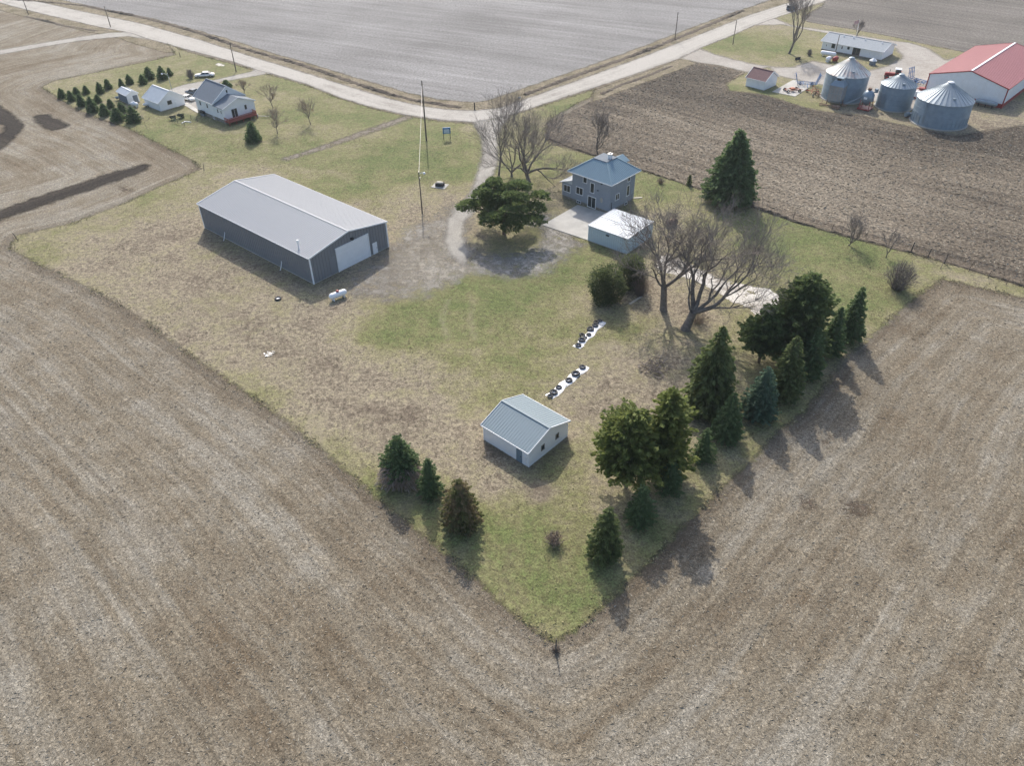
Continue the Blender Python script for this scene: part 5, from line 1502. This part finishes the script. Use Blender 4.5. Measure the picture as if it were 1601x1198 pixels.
# leftmost : green top over a skirt of dead grey branches
t_ = sp('evergreen with dead grey lower branches, leftmost of the three left lawn evergreens', (629, 750), 680, 29, 'spruce', 26, shape=.5, z0=1.6, ragged=.25)
rng = np.random.default_rng(5)
n = 2200; a = rng.uniform(0, 6.28, n); q = rng.random(n); rad = rng.uniform(.5, 1, n) * 2.9 * (1 - .3 * q) * (1 + .15 * np.sin(a * 3))
leafy('dead_skirt', np.stack([np.cos(a) * rad, np.sin(a) * rad, .2 + q * 2.6], 1), np.stack([np.cos(a), np.sin(a), -.5 + rng.normal(size=n) * .5], 1),
      rng.uniform(.5, 1.1, n), rng.uniform(.05, .13, n), rng.random(n), 'deadtwigs', t_)

def pads_px(base, lst):
    """pads given in pixels relative to the foot: (dx, dy up, depth metres, radius px, flatness)"""
    k = mpp(base); x0, y0 = at(*base); out = []
    for dx, dy, dep, rp, fl in lst:
        out.append((dx * k, dep, max(.5, dy * k / .80), rp * k, rp * k * fl))
    return out
rr_ = random.Random(3)
# the spreading dark pine in the drive loop
pd = dome_pads(36, 6.6, 3.0, 9.8, 2.0, .95, 4)
pd = [(x * 1.22, y * 1.0, .6 + z * .90, rx * .95, rz * .82) for x, y, z, rx, rz in pd]
puffs('pine_tree', 'wide spreading dark pine with flat needle pads in the middle of the drive loop', at(788, 366), pd, 'pine', 31, (.38, 8.0), .40, 300)
# two yellow green pines
def ypine(label, base, ty, hw, seed, mat='ypine', n=60, low=.2, per=420, rx=1.2):
    h = high(base, ty); r = hw * mpp(base)
    puffs('pine_tree', label, at(*base), dome_pads(n, r * .80, h * low, h * .92, rx, rx * .8, seed), mat, seed, (.28, h * .85), .46, per)
def bpine(label, base, ty, hw, seed, mat, low, shape=.42, **kw):
    h = high(base, ty) * .97
    conifer('pine_tree', label, at(*base), h, hw * 1.05 * mpp(base), mat, seed, z0=h * low, shape=shape, droop=.12, ragged=.42, spray=.42, cat='pine tree', **kw)
bpine('yellow green pine with bare lower trunk, left of the taller pine by the small shed', (977, 757), 638, 42, 41, 'ypine', .27)
bpine('taller yellow green pine behind the bare trunked pine', (1034, 742), 606, 37, 42, 'ypine', .1)
bpine('broad dark pine rising highest in the windbreak beside the broken slab', (1238, 560), 424, 47, 43, 'pine', .1, .5)
bpine('smaller dark pine with bare stem on the left flank of the broad dark pine', (1186, 567), 476, 28, 44, 'pine', .25)
# yews
def bush(label, base, rpx, hpx, mat, seed, name='yew_bush', cat='bush'):
    r = rpx * mpp(base); h = hpx * mpp(base) / .8
    pads = [(0, 0, h * .45, r * .85, h * .5)] + [(math.cos(i * 1.05) * r * .4, math.sin(i * 1.05) * r * .4, h * (.35 + .25 * (i % 2)), r * .62, h * .42) for i in range(6)]
    puffs(name, label, at(*base), pads, mat, seed, (.15, h * .5), .24, 620, cat=cat, limbs=False, full=True)
bush('large round dark yew bush, left of the pair behind the upper tyre strip', (947, 470), 30, 48, 'yew', 51)
bush('second yew bush, right of the pair and partly brown, below the pale blue garage', (985, 448), 24, 44, 'yew', 52)

# --- neighbour's evergreens, given in pixels of the photograph
Z = lambda x, y: (70 + x * .1624, 90 + y * .1624)
NB = [(172, 385, 290, 85, 'leftmost small spruce of the outer row by the stubble field'), (262, 415, 312, 90, 'second small spruce of the outer row by the stubble field'),
 (362, 468, 340, 100, 'third spruce of the outer row by the stubble field'), (470, 520, 370, 120, 'broad fourth spruce of the outer row by the stubble field'),
 (585, 558, 435, 110, 'fifth spruce of the outer row by the stubble field'), (710, 605, 475, 150, 'wide round sixth spruce of the outer row by the stubble field'),
 (865, 618, 462, 145, 'widest spruce at the right end of the outer row below the white tank'), (312, 355, 278, 80, 'left small spruce of the middle row'),
 (405, 345, 262, 75, 'second small spruce of the middle row'), (517, 430, 350, 80, 'narrow spruce of the middle row behind the broad one'),
 (640, 480, 392, 80, 'fourth spruce of the middle row, left of the tiny shed'), (748, 525, 425, 110, 'fifth spruce of the middle row, directly below the tiny shed'),
 (540, 342, 230, 80, 'tall left spruce of the near pair in the inner row'), (617, 300, 198, 80, 'tall right spruce of the near pair in the inner row'),
 (748, 290, 195, 68, 'slender left spruce of the middle pair in the inner row'), (820, 250, 155, 78, 'slender right spruce of the middle pair in the inner row'),
 (950, 250, 155, 90, 'spruce left of the broadest one in the inner row'), (1012, 200, 82, 115, 'broadest spruce of the inner row on the lawn'),
 (1138, 205, 75, 105, 'tall spruce behind the thin metal lamp post'), (1207, 170, 90, 66, 'small spruce at the right end of the inner row')]
protos = []
for k in range(3):
    protos.append(conifer('spruce_tree', NB[k][4], (0, 0), 3.4, 1.35, 'spruce', 60 + k, shape=.55, spray=.3, ragged=.2, group="small spruces planted in rows beside the neighbour's shed", cat='spruce tree'))
for i, (x, y, ty, w, lb) in enumerate(NB):
    b_ = Z(x, y); h = high(b_, Z(0, ty)[1]) * .95; r = w * .1624 / 2 * mpp(b_)
    p_ = protos[i % 3]
    sc = (r / 1.35, r / 1.35, h / 3.4)
    if i < 3:
        p_.location = (*at(*b_), 0); p_.scale = sc
    else:
        dup(p_, at(*b_), i * 1.7, sc, lb, "small spruces planted in rows beside the neighbour's shed")
sp('single spruce standing on the lawn in front of the red deck', (397, 220.5), 189, 13, 'spruce', 71, shape=.55, spray=.28)
sp('dark round evergreen behind the right side of the white house', (355, 137), 124, 8, 'spruce', 72, shape=.45, spray=.3)

# --- leafless trees
def grow(tb, tw, p, d, L, r, lev, maxlev, rr, spread, upw, twig_r, kink=.22, tw_level=3):
    """recursive branching; thick wood goes to tb, twigs to tw"""
    n = 4 if lev < 2 else 3
    pts, rad = [p.copy()], [r]
    q = p.copy(); dd = d.normalized()
    for i in range(n):
        dd = (dd + Vector((rr.gauss(0, kink), rr.gauss(0, kink), rr.gauss(0, kink * .7) + upw * .12))).normalized()
        q = q + dd * (L / n)
        pts.append(q.copy()); rad.append(max(twig_r * .7, r * (1 - .40 * (i + 1) / n)))
    mesh = tb if lev < tw_level else tw
    mesh.tube(pts, rad, 9 if lev == 0 else (7 if lev == 1 else (5 if lev < tw_level else 3)), cap=False)
    if lev >= maxlev:
        for _ in range(2):
            i_ = rr.randint(1, n); s0 = pts[i_]
            dv = (dd * .7 + Vector((rr.gauss(0, .55), rr.gauss(0, .55), rr.gauss(0, .4) + upw * .25))).normalized()
            l_ = L * rr.uniform(.5, 1.1)
            tw.tube([s0, s0 + dv * l_ * .5, s0 + dv * l_ + Vector((0, 0, .06 * l_))], [twig_r * .7, twig_r * .55, twig_r * .4], 3, cap=False)
        return
    nc = rr.choice((2, 3)) if lev < 2 else rr.choice((3, 3, 4))
    for i in range(nc):
        f = 1.0 if i == 0 else rr.uniform(.45, .98)
        ix = min(n, max(1, int(round(f * n))))
        base = pts[ix]; rb = rad[ix]
        ang = rr.uniform(.25, .6) * spread if i else rr.uniform(.08, .3) * spread
        ax = Vector((rr.gauss(0, 1), rr.gauss(0, 1), rr.gauss(0, 1)))
        ax = (ax - dd * ax.dot(dd)).normalized()
        nd = (dd * math.cos(ang) + ax * math.sin(ang) + Vector((0, 0, upw * .15))).normalized()
        grow(tb, tw, base, nd, L * rr.uniform(.62, .86), max(twig_r, rb * rr.uniform(.62, .85)), lev + 1, maxlev, rr, spread, upw, twig_r, kink, tw_level)

def bare_tree(name, label, base, h, seed, limbs=None, trunk_h=.25, r0=.3, maxlev=5, spread=1.0, upw=.6, bark='bark', twig='twig', twig_r=.02, group=None, cat='bare tree', nl=4, width=.6, kink=.2):
    rr = random.Random(seed)
    xy = at(*base) if not isinstance(base[0], tuple) else base[0]
    t = thing(name, label, cat, xy, 0, group)
    tb, tw = MB(), MB()
    top = Vector((rr.uniform(-.05, .05) * h, rr.uniform(-.03, .03) * h, trunk_h * h))
    tb.tube([(0, 0, -.25), (0, 0, .15), top * .5, top], [r0 * 1.6, r0 * 1.15, r0 * .95, r0 * .9], 10, cap=False)
    if limbs is None:
        limbs = []
        for i in range(nl):
            a = i * 2 * math.pi / nl + rr.uniform(-.4, .4)
            limbs.append((math.cos(a) * width, math.sin(a) * width, 1.0, .34, .6))
        limbs.append((0.05, .05, 1, .36, .7))
    for dx, dy, dz, Lk, rk in limbs:
        grow(tb, tw, top - Vector((0, 0, r0 * .3)), Vector((dx, dy, dz)), h * Lk, r0 * rk, 1, maxlev, rr, spread, upw, twig_r, kink)
    tb.obj('trunk', bark, t, True)
    tw.obj('crown', twig, t)
    return t
# the two giants on the lawn : limb list (x, y, z, length share, thickness share)
H2 = 15.2
bare_tree('leafless_maple', 'largest leafless tree with low forked trunk and long limbs reaching right', (1072, 515), H2, 103,
          [(.95, .1, .55, .42, .55), (1.0, -.3, .30, .36, .40), (.45, .5, 1.0, .42, .6), (-.1, .3, 1.0, .38, .5), (.55, -.2, .9, .38, .5), (-.6, -.1, .9, .25, .3), (.15, .9, .8, .34, .4)],
          trunk_h=.20, r0=.62, maxlev=6, spread=1.2, upw=.3, twig_r=.018, cat='bare tree', kink=.2)
bare_tree('leafless_maple', 'second big leafless tree with thick scarred trunk, left of the largest one', (1037, 485), 14.0, 107,
          [(-.6, .1, 1.0, .34, .5), (.6, .1, .8, .42, .55), (.1, .6, 1.0, .34, .45), (-.9, .2, .75, .30, .35), (.9, .35, .5, .30, .35), (-.3, -.4, 1, .26, .35)],
          trunk_h=.30, r0=.52, maxlev=6, spread=1.15, upw=.35, twig_r=.018, kink=.2)
# along the drive
bare_tree('leafless_tree', 'slender leafless tree left of the drive side group, leaning over the drive', (780, 274), high((780, 274), 172), 111, trunk_h=.3, r0=.2, maxlev=5, spread=.85, upw=.6, twig_r=.018, width=.5, nl=3)
bare_tree('leafless_tree', 'many stemmed leafless tree in the middle of the drive side group', (800, 276), high((800, 276), 176), 112, trunk_h=.06, r0=.24, maxlev=5, spread=1.0, upw=.45, twig_r=.018, width=.75, nl=5)
bare_tree('leafless_tree', 'low spreading leafless tree with thick short trunk, right of the drive side group', (828, 289), high((828, 289), 185), 113, trunk_h=.17, r0=.42, maxlev=6, spread=1.15, upw=.3, twig_r=.016, width=1.1, nl=4)
bare_tree('leafless_tree', 'leafless tree rising behind the farmhouse roof', (934, 240), high((934, 240), 184), 114, trunk_h=.12, r0=.16, maxlev=5, spread=.8, upw=.7, twig_r=.02, width=.5, nl=5)
bare_tree('leafless_tree', 'tall thin leafless tree in the farmyard beside the road', (1234, 83.5), high((1234, 83.5), 0), 115, trunk_h=.22, r0=.34, maxlev=5, spread=.55, upw=.9, twig_r=.03, width=.35, nl=4)
bare_tree('leafless_tree', 'small leafless tree behind the ranch house beside the flagpole', (1339, 57), high((1339, 57), 32), 116, trunk_h=.15, r0=.15, maxlev=4, spread=.8, twig_r=.035, width=.5)
for lb, b_, ty, sd_ in (('leafless sapling furthest right on the white house lawn', (485.5, 194), 160, 121), ('leafless sapling right of the red deck', (434, 209), 175, 122),
                        ('leafless sapling above the right corner of the red deck', (426.5, 167.5), 137, 123), ('leafless sapling behind the white house roof', (382, 146), 128, 124)):
    bare_tree('leafless_sapling', lb, b_, high(b_, ty), sd_, trunk_h=.28, r0=.09, maxlev=4, spread=1.0, upw=.5, twig='twig2', twig_r=.020, width=.75, nl=8, group='young leafless trees on the neighbour lawn')
bare_tree('leafless_sapling', 'bushy leafless young tree on the lawn near the tilled field fence', (1327, 384), high((1327, 384), 336), 125, trunk_h=.08, r0=.11, maxlev=4, spread=.9, upw=.6, twig_r=.018, width=.6, nl=9)
bare_tree('leafless_sapling', 'thin leafless sapling above the big leafless shrub by the fence', (1385, 403), high((1385, 403), 362), 126, trunk_h=.15, r0=.08, maxlev=4, spread=.6, twig_r=.018, width=.45, nl=4)
bare_tree('leafless_sapling', 'tiny bare stick sapling below the white garage', (229, 200), 2.4, 127, trunk_h=.5, r0=.03, maxlev=3, spread=.5, twig_r=.015, width=.3, nl=2)

def shrub(label, base, rpx, hpx, seed, n=120, mat='deadtwigs', name='leafless_shrub', r=.02, lean=1.0):
    rr = random.Random(seed); R0 = rpx * mpp(base); h = hpx * mpp(base) / .8
    b = MB()
    for i in range(n):
        a = rr.uniform(0, 6.28); d = rr.random() ** .5 * R0 * .3
        p = Vector((math.cos(a) * d, math.sin(a) * d, 0))
        qd = rr.random() ** .6
        e = Vector((math.cos(a) * R0 * qd * lean, math.sin(a) * R0 * qd * lean, h * math.sqrt(max(.05, 1 - qd * qd * .9)) * rr.uniform(.75, 1)))
        m_ = p.lerp(e, .5) + Vector((rr.gauss(0, .12), rr.gauss(0, .12), .15)) * R0 * .5
        b.tube([p, m_, e], [r * 1.3, r, r * .6], 3, cap=False)
        for k in range(4):
            s_ = m_.lerp(e, rr.random()); b.tube([s_, s_ + Vector((rr.gauss(0, .25), rr.gauss(0, .25), rr.uniform(.1, .4))) * R0 * .5], r * .6, 3, cap=False)
    o = b.obj(name, mat); o.location = (*at(*base), 0)
    return tag(o, label, 'shrub')
shrub('big round leafless shrub near the right corner of the lawn', (1402, 452), 27, 42, 1, 260, 'twig')
shrub('leafless shrub beside the white classic sedan', (299, 122), 7, 12, 2, 90, 'twig', r=.035)
shrub('small dry shrub in the farmyard grass beside the propane tanks', (1265, 86.5), 5, 8, 3, 70, 'twig', r=.04)
shrub('clump of dead reddish stems on the lawn below the small shed', (866, 850), 17, 20, 4, 130, 'twig2')
shrub('tangle of pale bare canes growing beside the right yew bush', (1000, 462), 17, 40, 5, 120, 'deadtwigs')
shrub('dead weed clump around the field pole base', (869, 1019), 9, 7, 6, 60, 'deadtwigs', r=.015)
shrub('dry brown brush near the farmhouse by the tilled field', (1033, 287), 8, 8, 7, 60, 'twig2', r=.02)
shrub('low dead brush at the foot of the largest leafless tree', (1092, 505), 20, 16, 8, 110, 'twig2', r=.015)

# loose stalks on the stubble and tufts along the edges: too many to count
def litter(name, pts, ln, wd, mat, flat=.12, hgt=.03, seed=1, stand=0.0):
    global rng
    rng = np.random.default_rng(seed); n = len(pts)
    a = rng.uniform(0, 6.28, n)
    D = np.stack([np.cos(a), np.sin(a), rng.uniform(-flat, flat, n) + stand], 1)
    L = ln * rng.uniform(.5, 1.5, n)
    C = np.column_stack([pts, hgt + stand * L * .3 + rng.uniform(0, .03, n)])
    o = leafy(name, C, D, L, wd * rng.uniform(.6, 1.4, n), rng.random(n), mat, None)
    o['kind'] = 'stuff'
    return o
def mat_litter(name, a_, b_):
    m = NT(name); return m.fin(m.mix(m.attr('v'), a_, b_), .9, 0, .2)
M['stalk'] = mat_litter('dry maize stalks', (0.20, 0.17, 0.125), (0.42, 0.385, 0.315))
M['tuft'] = mat_litter('dead grass tufts', (0.20, 0.18, 0.10), (0.36, 0.33, 0.19))
r_ = np.random.default_rng(77)
pts = np.column_stack([r_.uniform(-110, 100, 260000), 22 + 128 * r_.random(260000) ** 1.25])
dd_ = -sdf(pts[:, :], lawn_w)
ok = (dd_ > .4) & (np.abs(pts[:, 0]) < 25 + pts[:, 1] * .78) & ~((pts[:, 0] < -60) & (pts[:, 1] > 128))
tf_w = P(TF)
pts = pts[ok & (sdf(pts, tf_w) < 0)][:90000]
litter('maize_stalks', pts[:60000], .34, .045, 'stalk', seed=2, flat=.04, hgt=.015)
pts = np.column_stack([r_.uniform(0, 190, 160000), r_.uniform(95, 260, 160000)])
pts = pts[sdf(pts, tf_w) > 1][:42000]
litter('maize_stalks', pts, .55, .09, 'stalk', seed=3, flat=.05, hgt=.03)
M['blade'] = mat_litter('grass blades', (0.13, 0.135, 0.06), (0.30, 0.28, 0.16))
pts = np.column_stack([r_.uniform(-100, 75, 150000), r_.uniform(42, 175, 150000)])
pts = pts[(sdf(pts, lawn_w) > .3)]
cl = np.sin(pts[:, 0] * .35 + 1.3 * np.sin(pts[:, 1] * .21)) + np.sin(pts[:, 1] * .4 + pts[:, 0] * .13) + r_.normal(size=len(pts)) * 1.0
pts = pts[cl > -.2][:52000]
for poly_ in ([(712,325),(640,358),(600,400),(560,450),(650,470),(740,430),(850,430),(906,386),(850,340),(840,300)], [(740,190),(700,345),(730,345),(780,260),(800,178)], [(848,352),(903,321),(960,335),(921,377)]):
    pts = pts[sdf(pts, P(poly_)) < 0]
litter('grass', pts[:38000], .17, .06, 'blade', seed=6, stand=.5, hgt=.06)
# tufts along the lot edge and fence
lw = np.array(lawn_w); seg = np.roll(lw, -1, 0) - lw; sl_ = np.linalg.norm(seg, axis=1)
pick = r_.choice(len(lw), 16000, p=sl_ / sl_.sum()); tpos = lw[pick] + seg[pick] * r_.random(16000)[:, None]
tpos = tpos + r_.normal(size=tpos.shape) * .55 * (.4 + r_.random(16000)[:, None])
cl = np.sin(tpos[:, 0] * .9) + np.sin(tpos[:, 1] * .7 + 2) + r_.normal(size=16000) * .8
litter('edge_grass', tpos[cl > .5], .30, .09, 'tuft', seed=4, stand=.5, hgt=.08)

# ------------------------------------------------------------------ air
hz = NT('haze')
pv = hz.n('ShaderNodeVolumePrincipled')
pv.inputs['Color'].default_value = (0.80, 0.88, 0.97, 1)
pv.inputs['Density'].default_value = 0.00014
pv.inputs['Anisotropy'].default_value = 0.35
hz.t.links.new(pv.outputs[0], hz.out.inputs['Volume'])
hz.t.nodes.remove(hz.b)
mb = MB(); mb.box(-1200, 1200, -200, 1500, -1.0, 67.5)
hb = mb.obj('haze', hz.m); hb['kind'] = 'stuff'
